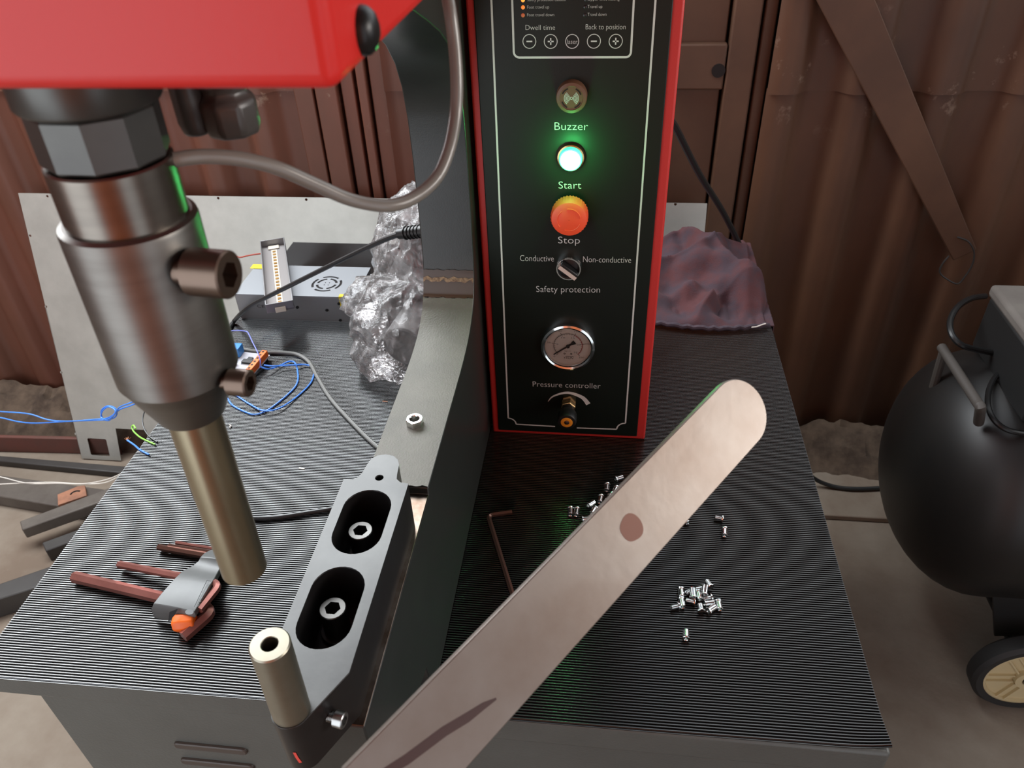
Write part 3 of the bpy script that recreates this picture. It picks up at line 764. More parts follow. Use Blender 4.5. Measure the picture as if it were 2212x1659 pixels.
# buzzer
bz = on_panel((-0.0389, 0.7940, 1.2621))
b_ = MB().lathe([(0.0158, 0), (0.0158, 0.0085), (0.0150, 0.0105), (0.0120, 0.0115), (0.0115, 0.0108), (0.0003, 0.0108)], bz, DN, 40).build('buzzer', BUZZ, cab)
bm_ = MB()
bf = lambda p: (bz.x + p[0], PY - 0.0112, bz.z + p[1])
for r in (0.0024, 0.0036, 0.0048, 0.0060, 0.0072):
    for s in (0, PI):
        bm_.ribbon([(r*math.cos(s+a), r*math.sin(s+a)) for a in [math.radians(d) for d in range(-52, 53, 8)]], 0.0005, bf)
bm_.ribbon(circle(0, 0, 0.0012, 14), 0.0005, bf, closed=True)
bm_.build('sound_wave_mark', PRINT, b_, smooth=0, fix=False)
bk = MB()
for d0 in (20, 110, 200, 290):
    bk.ribbon([(0.0100*math.cos(a), 0.0100*math.sin(a)) for a in [math.radians(d0+d) for d in range(0, 46, 9)]], 0.0014, lambda p: (bz.x + p[0], PY - 0.0111, bz.z + p[1]))
bk.build('sound_slot', BLKOX, b_, smooth=0, fix=False)
# green start lamp
sl = on_panel((-0.0391, 0.7940, 1.1978))
MB().lathe([(0.0150, 0), (0.0150, 0.0035), (0.0142, 0.0055), (0.0128, 0.0060), (0.0126, 0.004), (0.0125, 0.001)], sl, DN, 40, close=False).build('lamp_bezel', BRASS, cab)
lens = MB().lathe([(0.0123, 0.001), (0.0123, 0.0095), (0.0118, 0.0112), (0.0104, 0.0120)], sl, DN, 40).build('start_button', LAMP, cab)
tag(lens, 'glowing green start push button')
MB().lathe([(0.0106, 0), (0.0100, 0.0012), (0.0003, 0.0016)], sl + Vector((0, -0.0119, 0)), DN, 32).build('lit_face', LAMPC, lens)
pl_ = bpy.data.lights.new('start_lamp_glow', 'POINT'); pl_.energy = 0.30; pl_.color = (0.08, 1.0, 0.22); pl_.shadow_soft_size = 0.008
po = bpy.data.objects.new('start_lamp_glow', pl_); col.objects.link(po); po.location = sl + Vector((0, -0.028, 0))
# stop mushroom
st = on_panel((-0.0391, 0.7790, 1.1366))
MB().lathe([(0.0155, 0), (0.0155, 0.003), (0.0120, 0.004), (0.0115, 0.010)], st, DN, 32).build('stop_collar', BLACK, cab)
m = MB(); n = 72; prof = [(0.0150, 0.0065), (0.0200, 0.0075), (0.0204, 0.0215), (0.0192, 0.0250), (0.0150, 0.0268), (0.0003, 0.0272)]
vs = []; fs = []
for i, (r, h) in enumerate(prof):
    for k in range(n):
        rr = r*(1 + (0.022*math.cos(PI*k) if i in (1, 2) else 0)); a = 2*PI*k/n
        vs.append(st + Vector((rr*math.cos(a), -h, rr*math.sin(a))))
for i in range(len(prof)-1):
    for k in range(n): fs.append((i*n+k, i*n+(k+1) % n, (i+1)*n+(k+1) % n, (i+1)*n+k))
m.add(vs, fs); sb = m.build('stop_button', STOPR, cab)
m = MB()
for d0 in (10, 130, 250):
    m.tube([st + Vector((0.0128*math.cos(a), -0.0270, 0.0128*math.sin(a))) for a in [math.radians(d0+d) for d in range(0, 92, 10)]], 0.0007, 6, 1)
m.build('twist_arrow', STOPR, sb)
# selector switch
se = on_panel((-0.0398, 0.7950, 1.0676))
MB().lathe([(0.0148, 0), (0.0148, 0.0095), (0.0142, 0.0112), (0.0130, 0.0112), (0.0128, 0.006)], se, DN, 48, close=False).build('selector_bezel', CHROME, cab)
sd = MB().lathe([(0.0129, 0), (0.0129, 0.0062), (0.0120, 0.0068), (0.0003, 0.0068)], se, DN, 40).build('selector_switch', BLACK, cab)
ha = Vector((0.78, 0, -0.62)).normalized(); hb = Vector((0.62, 0, 0.78)).normalized()
MB().obox(se + Vector((0, -0.0125, 0)), ha*0.0120, hb*0.0042, Vector((0, 0.0062, 0))).build('selector_handle', BLACK, sd, bevel=0.001)
MB().obox(se + Vector((0, -0.0186, 0)) - hb*0.0012 - ha*0.0002, ha*0.0122, hb*0.0022, Vector((0, 0.0008, 0))).obox(
    se + Vector((0, -0.0125, 0)) - hb*0.0012 - ha*0.0118, ha*0.0006, hb*0.0022, Vector((0, 0.0062, 0))).build('pointer_insert', IVORY, sd)
# pressure gauge
ga = on_panel((-0.0397, 0.7970, 0.9556))
gz = MB().lathe([(0.0347, 0), (0.0347, 0.0070), (0.0335, 0.0100), (0.0310, 0.0112), (0.0290, 0.0102), (0.0284, 0.0075), (0.0284, 0.0030)], ga, DN, 64, close=False).build('gauge_case', CHROME, cab)
tag(gz, 'round chrome pressure gauge')
MB().lathe([(0.0288, 0.0006), (0.0288, 0.0034), (0.0003, 0.0036)], ga, DN, 48).build('gauge_dial', DIALW, gz)
gf = lambda p: (ga.x + p[0], ga.y - 0.0039, ga.z + p[1])
gk, gb_, gr_ = MB(), MB(), MB()
def dang(v): return math.radians(225 - 270*v/25.0)
for i in range(51):
    a = dang(i*0.5); r0 = 0.0178; L = 0.0030 if i % 10 == 0 else 0.0016
    gk.ribbon([(r0*math.cos(a), r0*math.sin(a)), ((r0+L)*math.cos(a), (r0+L)*math.sin(a))], 0.00025 if i % 10 else 0.0006, gf)
    if i % 2 == 0:
        gb_.ribbon([((r0-0.0005)*math.cos(a), (r0-0.0005)*math.sin(a)), ((r0-0.0005-L*0.7)*math.cos(a), (r0-0.0005-L*0.7)*math.sin(a))], 0.0004, gf)
gk.ribbon([(0.0178*math.cos(dang(v*0.5)), 0.0178*math.sin(dang(v*0.5))) for v in range(0, 31)], 0.0004, gf)
gr_.ribbon([(0.0178*math.cos(dang(v*0.5)), 0.0178*math.sin(dang(v*0.5))) for v in range(30, 51)], 0.0008, gf)
for v in (0, 5, 10, 15, 20, 25):
    a = dang(v); s = str(v); wd = 0.00115*len(s)
    c = (0.0135*math.cos(a), 0.0135*math.sin(a)-0.0012)
    text_mesh(gb_, s, (c[0]-wd, c[1]), (c[0]+wd, c[1]), 0.0021, lambda x, y: gf((x, y)))
    s = str(v*10); wd = 0.0011*len(s); c = (0.0243*math.cos(a), 0.0243*math.sin(a)-0.0010)
    text_mesh(gk, s, (c[0]-wd, c[1]), (c[0]+wd, c[1]), 0.0021, lambda x, y: gf((x, y)))
text_mesh(gb_, 'MPa', (-0.0028, -0.0052), (0.0028, -0.0052), 0.0018, lambda x, y: gf((x, y)))
text_mesh(gk, 'kg/cm²', (-0.0042, -0.0088), (0.0042, -0.0088), 0.0020, lambda x, y: gf((x, y)))
text_mesh(gk, 'YRUN', (-0.0060, -0.0205), (0.0062, -0.0205), 0.0036, lambda x, y: gf((x + (y+0.0205)*0.25, y)))
gk.ribbon([(-0.0030, -0.0160), (0.0070, -0.0160)], 0.0005, gf)
for sx in (-0.0042, 0.0042): gk.ribbon(circle(sx, -0.0122, 0.0009, 12), 0.0006, gf, closed=True)
gk.build('dial_scale', DIALK, gz, smooth=0, fix=False); gb_.build('dial_inner_scale', DIALB, gz, smooth=0, fix=False)
gr_.build('dial_red_arc', DIALR, gz, smooth=0, fix=False)
na = math.radians(217); nd = Vector((math.cos(na), 0, math.sin(na))); np_ = Vector((-nd.z, 0, nd.x))
gc = ga + Vector((0, -0.0052, 0))
m = MB(); m.hexa([gc - nd*0.004 - np_*0.0012, gc - nd*0.004 + np_*0.0012, gc + nd*0.0225 + np_*0.0006, gc + nd*0.0225 - np_*0.0006] +
                 [q + Vector((0, 0.0005, 0)) for q in (gc - nd*0.004 - np_*0.0012, gc - nd*0.004 + np_*0.0012, gc + nd*0.0225 + np_*0.0006, gc + nd*0.0225 - np_*0.0006)])
q = [gc - nd*0.003 - np_*0.0008, gc - nd*0.003 + np_*0.0008, gc - nd*0.0105 + np_*0.0032, gc - nd*0.0105 - np_*0.0032]
m.hexa(q + [x + Vector((0, 0.0005, 0)) for x in q]); m.lathe([(0.0024, 0), (0.0024, 0.0016)], ga + Vector((0, -0.0046, 0)), DN, 16)
m.build('gauge_needle', DIALK, gz)
MB().lathe([(0.0284, 0.0078), (0.0284, 0.0084)], ga, DN, 48).build('gauge_glass', GLASS, gz)
# pressure regulator
rg = on_panel((-0.0382, 0.7600, 0.8644))
rn = MB().lathe([(0.0105, 0), (0.0105, 0.016), (0.0098, 0.017)], rg, DN, 6, twist=0.3).build('regulator_nut', BRASS, cab, bevel=0.0008)
m = MB(); n = 40; vs = []; fs = []; prof = [(0.0080, 0.016), (0.0080, 0.026), (0.0115, 0.028), (0.0122, 0.030), (0.0122, 0.042), (0.0112, 0.0445), (0.0078, 0.0450), (0.0076, 0.0440)]
for i, (r, h) in enumerate(prof):
    for k in range(n):
        a = 2*PI*k/n; rr = r*(1 + (0.03*(k % 2) if i in (3, 4) else 0)); vs.append(rg + Vector((rr*math.cos(a), -h, rr*math.sin(a))))
for i in range(len(prof)-1):
    for k in range(n): fs.append((i*n+k, i*n+(k+1) % n, (i+1)*n+(k+1) % n, (i+1)*n+k))
m.add(vs, fs); rk = m.build('regulator_knob', BLACK, cab)
MB().lathe([(0.0077, 0.0440), (0.0077, 0.0452), (0.0062, 0.0456), (0.0035, 0.0456), (0.0034, 0.0446)], rg, DN, 28).build('knob_cap', KNOBO, rk)
MB().lathe([(0.0033, 0.0440), (0.0033, 0.0458), (0.0028, 0.0461)], rg, DN, 6).build('knob_screw', BROWNSCREW, rk)
# black hose from the back of the cabinet to the compressor
tag(MB().tube([(0.02, 1.055, 1.26), (0.045, 1.085, 1.255), (0.0801, 1.1200, 1.1485), (0.1003, 1.1600, 1.1074), (0.1498, 1.2400, 1.0083), (0.2076, 1.3200, 0.9082), (0.2600, 1.3850, 0.8081), (0.3006, 1.4200, 0.7243), (0.2782, 1.1471, 0.7900), (0.3294, 1.2580, 0.6600), (0.3998, 1.3983, 0.4700),
               (0.5013, 1.5314, 0.2000), (0.5585, 1.5551, 0.0700), (0.6190, 1.5522, 0.0300), (0.6897, 1.5480, 0.0260), (0.7871, 1.5628, 0.0260), (0.8857, 1.5811, 0.0260)], 0.0055, 10, 6)
    .build('air_hose', CABLEB), 'black hose slanting from behind the red cabinet down to the compressor', 'hose')

# ================================================================== STEEL STRIP IN THE FOREGROUND
def strip():
    tip = Vector((0.0795, 0.3452, 1.2243)); bot = Vector((-0.0838, 0.1380, 1.1779))
    ax = (tip-bot).normalized()
    mid = (tip+bot)/2; view = (Vector((0, 0, 1.5))-mid).normalized()
    wd = ax.cross(view).normalized(); nrm = wd.cross(ax).normalized()
    R = Matrix.Rotation(math.radians(23), 3, ax)
    wd = R @ wd; nrm = R @ nrm
    hw = 0.0196; L = (tip-bot).length; t = 0.0042
    f = lambda a, b, h: tuple(bot + ax*b + wd*a + nrm*(h-t))
    o = [(-hw, 0), (hw, 0)] + [(hw*math.cos(a), L + hw*math.sin(a)) for a in [PI*k/24 for k in range(25)]]
    root = plate([o], t, f, 'steel_strip', STRIPM, None, loc=tuple(mid), bevel=0.0006)
    root.data.materials[0] = STRIPM
    tag(root, 'brushed steel strip with rounded tip held out in front of the bench', 'metal strip')
    return root, tip, bot, ax, wd, nrm
sroot, stip, sbot, sax, swd, snr = strip()
def on_strip(px):
    """where the ray from the camera meets the strip's face"""
    o = Vector((0, 0, 1.5)); d = (Vector(px)-o); k = (stip + snr*0.0001 - o).dot(snr)/d.dot(snr); return o + d*k
c0 = on_strip((0.0203, 0.2790, 1.1980))
MB().add([c0 + swd*(0.0068*math.cos(a)*(1+0.06*math.sin(3*a))) + sax*(0.0072*math.sin(a)*(1+0.08*math.cos(2*a))) for a in [2*PI*k/28 for k in range(28)]], [tuple(range(28))]).build('round_stain', STAIN, sroot, fix=False)
pts = [on_strip(p) for p in ((-0.0955, 0.1610, 1.1472), (-0.0792, 0.1693, 1.1550), (-0.0630, 0.1788, 1.1645), (-0.0528, 0.1838, 1.1692), (-0.0457, 0.1878, 1.1732), (-0.0401, 0.1904, 1.1757))]
m = MB(); vs = []; N = len(pts)
for i, p in enumerate(pts):
    t_ = (pts[min(i+1, N-1)]-pts[max(i-1, 0)]).normalized(); s_ = t_.cross(snr)
    h_ = [0.0019, 0.0022, 0.0022, 0.0021, 0.0015, 0.0005][i]
    vs += [p + s_*h_, p - s_*h_]
m.add(vs, [(2*i, 2*i+1, 2*i+3, 2*i+2) for i in range(N-1)]).build('marker_stroke', INK, sroot, smooth=0, fix=False)

# ================================================================== HEX KEYS
hk = thing('hex_key_set', (-0.4583, 0.5127, 0.8000), 'bronze hex keys clipped in a grey plastic holder on the left of the mat', 'tool set')
st_ = [((-0.4719, 0.4686, 0.8060), (-0.4291, 0.4641, 0.8060)), ((-0.4706, 0.4677, 0.8180), (-0.4213, 0.4611, 0.8200)), ((-0.4663, 0.4701, 0.8265), (-0.4155, 0.4628, 0.8280)), ((-0.4622, 0.4826, 0.8290), (-0.4139, 0.4739, 0.8300)),
       ((-0.4582, 0.5020, 0.8280), (-0.4141, 0.4976, 0.8280)), ((-0.4565, 0.5138, 0.8255), (-0.4145, 0.5091, 0.8255)), ((-0.4579, 0.5207, 0.8210), (-0.4173, 0.5163, 0.8210)), ((-0.4516, 0.5296, 0.8190), (-0.4182, 0.5271, 0.8190)),
       ((-0.4481, 0.5367, 0.8190), (-0.4192, 0.5344, 0.8190)), ((-0.4465, 0.5408, 0.8215), (-0.4180, 0.5385, 0.8215)), ((-0.4470, 0.5504, 0.8175), (-0.4201, 0.5485, 0.8175)), ((-0.4476, 0.5635, 0.8080), (-0.4233, 0.5620, 0.8080))]
m = MB(); vs = []; K = 8
for i, (a, b) in enumerate(st_):
    a, b = Vector(a), Vector(b)
    for k in range(K+1):
        u = k/K; p = a.lerp(b, u); p.z += 0.0012*math.sin(PI*u); vs.append(p)
    for k in range(K+1):
        u = 1-k/K; p = a.lerp(b, u); p.z = max(0.8025, p.z-0.0075); vs.append(p)
R_ = 2*(K+1); fs = []
for i in range(len(st_)-1):
    for k in range(R_): fs.append((i*R_+k, i*R_+(k+1) % R_, (i+1)*R_+(k+1) % R_, (i+1)*R_+k))
fs += [tuple(range(R_-1, -1, -1)), tuple((len(st_)-1)*R_+k for k in range(R_))]
m.add(vs, fs); hh = m.build('key_holder', HOLDERP, hk, bevel=0.0008, smooth=50)
# size scale engraved along the right edge
m = MB()
e0, e1 = Vector((-0.4184, 0.5022, 0.8312)), Vector((-0.4161, 0.4666, 0.8322)); e2, e3 = Vector((-0.4138, 0.5013, 0.8312)), Vector((-0.4106, 0.4660, 0.8322))
for (p, q, r) in ((e0, e1, 0.0004), (e0, e2, 0.0004)): m.tube([p, q], r, 6, 1)
m.build('scale_line', BLKOX, hh)
m = MB()
for s, f0 in (('6', 0.10), ('8', 0.45), ('10', 0.88)):
    o_ = e0.lerp(e1, f0).lerp(e2.lerp(e3, f0), 0.25) + Vector((0, 0, 0.0004)); ux = (e1-e0).normalized(); uy = (e2-e0).normalized()
    text_mesh(m, s, (-0.0018*len(s), 0), (0.0018*len(s), 0), 0.0035, lambda x, y: o_ + ux*x + uy*y)
m.build('size_number', BLKOX, hh, smooth=0, fix=False)
tag(MB().lathe([(0.0085, 0), (0.0105, 0.003), (0.0105, 0.012), (0.0085, 0.020), (0.0075, 0.0235)], (-0.4410, 0.4585, 0.8115), (0.92, 0.12, 0.10), 7).build('pivot_roll', ORANGE, hk, bevel=0.0015), 'orange plastic roll')
m = MB().add([], [])
for c, a_, b_2 in (((-0.4198, 0.4609, 0.8300), 0.0050, 0.0032),):
    c = Vector(c); ux = Vector((0.95, -0.2, 0)); uy = Vector((0.2, 0.95, 0))
    m.add([c + ux*(a_*math.cos(t_)) + uy*(b_2*math.sin(t_)) for t_ in [2*PI*k/20 for k in range(20)]], [tuple(range(20))])
q = [Vector(p) for p in ((-0.4412, 0.4511, 0.8225), (-0.4417, 0.4595, 0.8292), (-0.4338, 0.4634, 0.8305), (-0.4345, 0.4572, 0.8285))]
m.add(q, [(0, 1, 2, 3)])
m.build('holder_cutout', BLKOX, hh, smooth=0, fix=False)
def hexrod(pts, r, m, name='hex_key', parent=hk, sm=1):
    return MB().tube(pts, r, 6, sm, phase=PI/6).build(name, m, parent, smooth=20)
def bent(a, c, b, r):
    """two straight legs joined by a short bend at c"""
    a, b, c = Vector(a), Vector(b), Vector(c); u = (a-c).normalized(); v = (b-c).normalized()
    return [a] + [c + u*r*(1-t)**2 + v*r*t**2 for t in (0, 0.2, 0.4, 0.6, 0.8, 1.0)] + [b]
hexrod(bent((-0.5906, 0.5110, 0.8075), (-0.4065, 0.4797, 0.8095), (-0.4254, 0.4447, 0.8085), 0.012), 0.0066, HEXK)
hexrod(bent((-0.5467, 0.5322, 0.8085), (-0.4063, 0.5045, 0.8225), (-0.4139, 0.4686, 0.8235), 0.010), 0.0044, HEXK)
hexrod([(-0.5141, 0.5628, 0.8065), (-0.4356, 0.5538, 0.8065)], 0.0040, HEXD)
hexrod([(-0.5024, 0.5655, 0.8070), (-0.4383, 0.5602, 0.8070)], 0.0028, HEXD)
hexrod([(-0.4979, 0.5736, 0.8040), (-0.4364, 0.5672, 0.8040)], 0.0021, HEXK)
tag(MB().tube(bent((-0.0992, 0.6574, 0.8032), (-0.1282, 0.6496, 0.8032), (-0.0823, 0.5280, 0.8032), 0.007), 0.0031, 6, 1, phase=PI/6).build('hex_key', HEXD, None, smooth=20, loc=(-0.1067, 0.5973, 0.8000)),
    'single loose bronze L-shaped hex key lying on the mat beside the press', 'hex key')

# ================================================================== LOOSE FASTENERS
def proto_standoff():
    m = MB(); n = 16
    m.lathe([(0.0022, 0.0005), (0.0022, 0.0104), (0.0029, 0.0108), (0.0033, 0.0104), (0.0033, 0.0016), (0.0042, 0.0014), (0.0044, 0.0003), (0.0041, 0.0), (0.0027, 0.0), (0.0022, 0.0005)], (0, 0, 0), (0, 0, 1), n, close=False)
    return m
def proto_stud():
    m = MB(); prof = [(0.0003, 0), (0.0040, 0), (0.0043, 0.0004), (0.0043, 0.0016), (0.0026, 0.0018)]
    z = 0.0020
    while z < 0.0098:
        prof += [(0.0024, z), (0.0031, z+0.00045), (0.0024, z+0.0009)]; z += 0.0010
    prof += [(0.0016, z+0.0004), (0.0003, z+0.0005)]
    m.lathe(prof, (0, 0, 0), (0, 0, 1), 14)
    return m
pst = proto_standoff().build('rivet_nut', ZINC, None, smooth=30)
psd = proto_stud().build('clinch_stud', ZINC, None, smooth=25)
used = {}
def place(kind, h, t_, label, group, lift=0.0, tilt=0.0):
    src = pst if kind == 'n' else psd
    o = src if kind not in used else src.copy()
    if kind in used: col.objects.link(o)
    used[kind] = 1
    h, t_ = Vector(h), Vector(t_); d = (t_-h); d.z = 0; d.normalize()
    d = (d + Vector((0, 0, tilt))).normalized()
    r = 0.0030
    mid = (h+t_)/2; mid.z = 0.8004 + 0.0042 + lift
    o.rotation_euler = d.to_track_quat('Z', 'X').to_euler()
    o.location = mid - d*0.0052
    tag(o, label, 'fastener', group)
G1, G2, G3 = 'rivet nuts scattered behind the steel strip', 'fasteners in the right-hand pile', 'fasteners strewn right of the strip'
place('n', (0.0276, 0.7247, 0.8000), (0.0353, 0.7287, 0.8000), 'zinc rivet nut farthest back in the row behind the strip', G1)
place('n', (0.0165, 0.7145, 0.8000), (0.0161, 0.7028, 0.8000), 'zinc rivet nut second from the back, pointing at the camera', G1)
place('n', (0.0283, 0.7096, 0.8000), (0.0254, 0.6994, 0.8000), 'zinc rivet nut against strip edge, just right of the second-farthest nut', G1)
place('n', (0.0090, 0.6924, 0.8000), (0.0081, 0.6819, 0.8000), 'zinc rivet nut in the middle of the row, clear of the strip', G1)
place('n', (0.0203, 0.6941, 0.8000), (0.0164, 0.6834, 0.8000), 'zinc rivet nut half hidden by the strip, middle of the row', G1)
place('n', (0.0232, 0.6960, 0.8000), (0.0278, 0.6899, 0.8000), 'zinc rivet nut almost wholly covered by strip at mid row', G1)
place('n', (-0.0060, 0.6744, 0.8000), (0.0007, 0.6813, 0.8000), 'zinc rivet nut lying slantwise right of the nearest pair', G1)
place('n', (0.0026, 0.6719, 0.8000), (-0.0013, 0.6619, 0.8000), 'zinc rivet nut touching strip edge, in front of the slantwise nut', G1)
place('n', (-0.0281, 0.6686, 0.8000), (-0.0274, 0.6578, 0.8000), 'leftmost zinc rivet nut behind strip, left of a close pair', G1)
place('n', (-0.0198, 0.6685, 0.8000), (-0.0204, 0.6576, 0.8000), 'zinc rivet nut right of a close pair behind the strip', G1)
place('n', (-0.0111, 0.6519, 0.8000), (-0.0044, 0.6536, 0.8000), 'brassy looking rivet nut end poking out from under the strip', G1)
place('s', (0.1579, 0.6655, 0.8000), (0.1450, 0.6682, 0.8000), 'threaded stud lying alone right of strip, head to the right', G3)
place('n', (0.1566, 0.6519, 0.8000), (0.1551, 0.6380, 0.8000), 'zinc rivet nut just below the lone stud, right of strip', G3)
place('n', (0.1074, 0.6658, 0.8000), (0.1144, 0.6551, 0.8000), 'zinc rivet nut poking from the right edge of the strip', G3)
place('n', (0.0670, 0.6121, 0.8000), (0.0716, 0.6083, 0.8000), 'rivet nut tip barely showing at the right edge of strip', G3)
place('n', (0.1013, 0.4933, 0.8000), (0.1019, 0.5024, 0.8000), 'single rivet nut nearest the camera, below the right-hand pile', G3)
place('n', (0.0999, 0.5578, 0.8000), (0.1000, 0.5453, 0.8000), 'rivet nut at the upper left of the right-hand pile', G2)
place('n', (0.0991, 0.5440, 0.8000), (0.1004, 0.5326, 0.8000), 'rivet nut at left of the pile, end opening towards camera', G2)
place('s', (0.0975, 0.5341, 0.8000), (0.0867, 0.5302, 0.8000), 'threaded stud sticking out leftmost from the pile', G2)
place('s', (0.1133, 0.5558, 0.8000), (0.1044, 0.5494, 0.8000), 'threaded stud slanting in the upper left of the pile', G2, 0.001)
place('n', (0.1119, 0.5421, 0.8000), (0.1117, 0.5538, 0.8000), 'rivet nut leaning up in the middle left of the pile', G2, 0.005, 0.25)
place('s', (0.1142, 0.5405, 0.8000), (0.1039, 0.5420, 0.8000), 'threaded stud with its head right, left front of the pile', G2)
place('s', (0.1242, 0.5605, 0.8000), (0.1149, 0.5572, 0.8000), 'threaded stud lying at the back of the pile', G2)
place('n', (0.1177, 0.5543, 0.8000), (0.1192, 0.5433, 0.8000), 'rivet nut pointing at the camera in the pile centre', G2, 0.001)
place('n', (0.1236, 0.5468, 0.8000), (0.1255, 0.5581, 0.8000), 'rivet nut leaning up on top of the pile, right of centre', G2, 0.006, 0.3)
place('s', (0.1326, 0.5594, 0.8000), (0.1275, 0.5697, 0.8000), 'stud at the far top of the pile, flat head to camera', G2, 0.002)
place('s', (0.1331, 0.5483, 0.8000), (0.1222, 0.5448, 0.8000), 'threaded stud with its head right, right side of the pile', G2)
place('n', (0.1239, 0.5389, 0.8000), (0.1335, 0.5413, 0.8000), 'rivet nut lying crosswise at the right of the pile', G2)
place('n', (0.1266, 0.5295, 0.8000), (0.1350, 0.5363, 0.8000), 'rivet nut at front right of the pile, flange to camera', G2)
place('s', (0.1199, 0.5278, 0.8000), (0.1188, 0.5387, 0.8000), 'stud at the front of pile, dark flat head to camera', G2)
place('n', (0.1387, 0.5445, 0.8000), (0.1396, 0.5331, 0.8000), 'rightmost rivet nut of the pile, standing a little apart', G2)

# ================================================================== POWER SUPPLY AND ELECTRONICS
psu = thing('power_supply', (-0.52, 1.13, 0.8003), 'flat silver power supply box with round fan grille at the back of the mat', 'power supply')
px0, px1, py0, py1, pz0, pz1 = -0.624, -0.412, 1.078, 1.182, 0.8005, 0.851
MB().box(px0, px1, py0, py1, pz0, pz1-0.0012).build('case', PSUS, psu, bevel=0.001)
fc = Vector((-0.4731, 1.1203, 0.8510))
loops = [[(px0-0.0004, py0-0.0006), (px1+0.0004, py0-0.0006), (px1+0.0004, py1), (px0-0.0004, py1)]]
def arcslot(r, a0, a1, w_, n=8):
    a = [a0+(a1-a0)*k/n for k in range(n+1)]
    return [(fc.x+(r+w_)*math.cos(q), fc.y+(r+w_)*math.sin(q)) for q in a] + [(fc.x+(r-w_)*math.cos(q), fc.y+(r-w_)*math.sin(q)) for q in reversed(a)]
for r in (0.0165, 0.0245):
    for k in range(4):
        a0 = math.radians(90*k + (14 if r < 0.02 else 52)); loops.append(arcslot(r, a0, a0+math.radians(70), 0.0021))
for k in range(4): loops.append(circle(fc.x+0.005*math.cos(PI/4+PI/2*k), fc.y+0.005*math.sin(PI/4+PI/2*k), 0.0012, 8))
lid = plate(loops, 0.0016, lambda a, b, h: (a, b, pz1-0.0016+h), 'lid', ALUP, psu)
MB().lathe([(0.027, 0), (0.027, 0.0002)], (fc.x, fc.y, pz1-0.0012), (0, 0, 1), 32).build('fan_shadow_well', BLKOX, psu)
yl = Vector((-0.4328, 1.0848, 0.8510))
MB().box(yl.x-0.0065, yl.x+0.0065, py0-0.0009, py0+0.008, 0.8515, 0.8519).box(yl.x-0.0065, yl.x+0.0065, py0-0.0010, py0-0.0006, 0.826, 0.8517).build('warranty_label', YELLOW, psu)
yl = Vector((-0.6187, 1.1712, 0.8510))
MB().box(yl.x-0.012, yl.x+0.012, py1-0.016, py1+0.0006, 0.8515, 0.8519).build('warranty_label', YELLOW, psu)
for p in ((-0.4644, 1.0772, 0.8244), (-0.4408, 1.0772, 0.8381), (-0.4442, 1.0772, 0.8048), (-0.5161, 1.0772, 0.8281)):
    MB().lathe([(0.0026, 0), (0.0026, 0.0008)], p, (0, -1, 0), 12).build('screw_hole', BLKOX, psu)
m = MB(); L_, R__ = (-0.5880, 1.0773, 0.8255), (-0.5747, 1.0773, 0.8251); text_mesh(m, 'CE', (L_[0], L_[2]), (R__[0], R__[2]), 0.0058, lambda x, y: (x, 1.0771, y))
m.build('printed_mark', DIALK, psu, smooth=0, fix=False)
# led tray lying across it
tA, tB, tC, tD = [Vector(p) for p in ((-0.6364, 1.2412, 0.8690), (-0.5966, 1.2564, 0.8690), (-0.4978, 1.0311, 0.8690), (-0.5420, 1.0184, 0.8690))]
ctr = (tA+tB+tC+tD)/4
tray = thing('led_tray', (ctr.x, ctr.y, 0.8525), 'narrow open light tray with an LED strip lying across the power supply', 'light')
ly = ((tA+tB)-(tC+tD)).normalized(); lx = Vector((ly.y, -ly.x, 0)); hw_ = ((tB-tA).length+(tC-tD).length)/4; hl = ((tA+tB)-(tC+tD)).length/4
c3 = Vector((ctr.x, ctr.y, 0))
def TB(x0, x1, y0, y1, z0, z1, mb=None):
    mb = mb or MB()
    return mb.obox(c3 + lx*(x0+x1)/2 + ly*(y0+y1)/2 + Vector((0, 0, (z0+z1)/2)), lx*(x1-x0)/2, ly*(y1-y0)/2, Vector((0, 0, (z1-z0)/2)))
zb, zt = 0.8528, 0.869
TB(-hw_, hw_, -hl, hl, zb, zb+0.003).build('tray_base', LEDTRAY, tray)
m = TB(-hw_, -hw_+0.0016, -hl, hl, zb, zt); TB(hw_-0.0016, hw_, -hl, hl, zb, zt, m); TB(-hw_, hw_, -hl, -hl+0.0016, zb, zt, m); TB(-hw_, hw_, hl-0.0016, hl, zb, zt, m)
m.build('tray_rim', PSUS, tray, bevel=0.0004)
sp = TB(-0.0050, 0.0050, -hl+0.004, hl-0.020, zb+0.003, zb+0.0036).build('led_strip', LEDSTRIP, tray)
for k in range(18):
    yk = -hl+0.012 + k*(2*hl-0.040)/17
    TB(-0.0028, 0.0028, yk-0.0028, yk+0.0028, zb+0.0036, zb+0.0046).build('led_chip', LEDCHIP, sp)
TB(-0.010, 0.010, hl-0.018, hl-0.004, zb+0.003, zb+0.0055).build('clip', LEDSTRIP, tray, bevel=0.001)
TB(-0.0085, 0.0085, -hl-0.0022, -hl, zb-0.001, zb+0.0085).build('end_clip', LEDSTRIP, tray, bevel=0.0008)
tag(MB().tube([(-0.6225, 1.2035, 0.8620), (-0.6341, 1.1993, 0.8620), (-0.6499, 1.2008, 0.8580), (-0.6682, 1.2098, 0.8500), (-0.6931, 1.2351, 0.8400)], 0.0013, 6, 5).build('red_lead', mat('red_wire', (0.35, 0.06, 0.04), 0.4), tray), 'thin red lead')
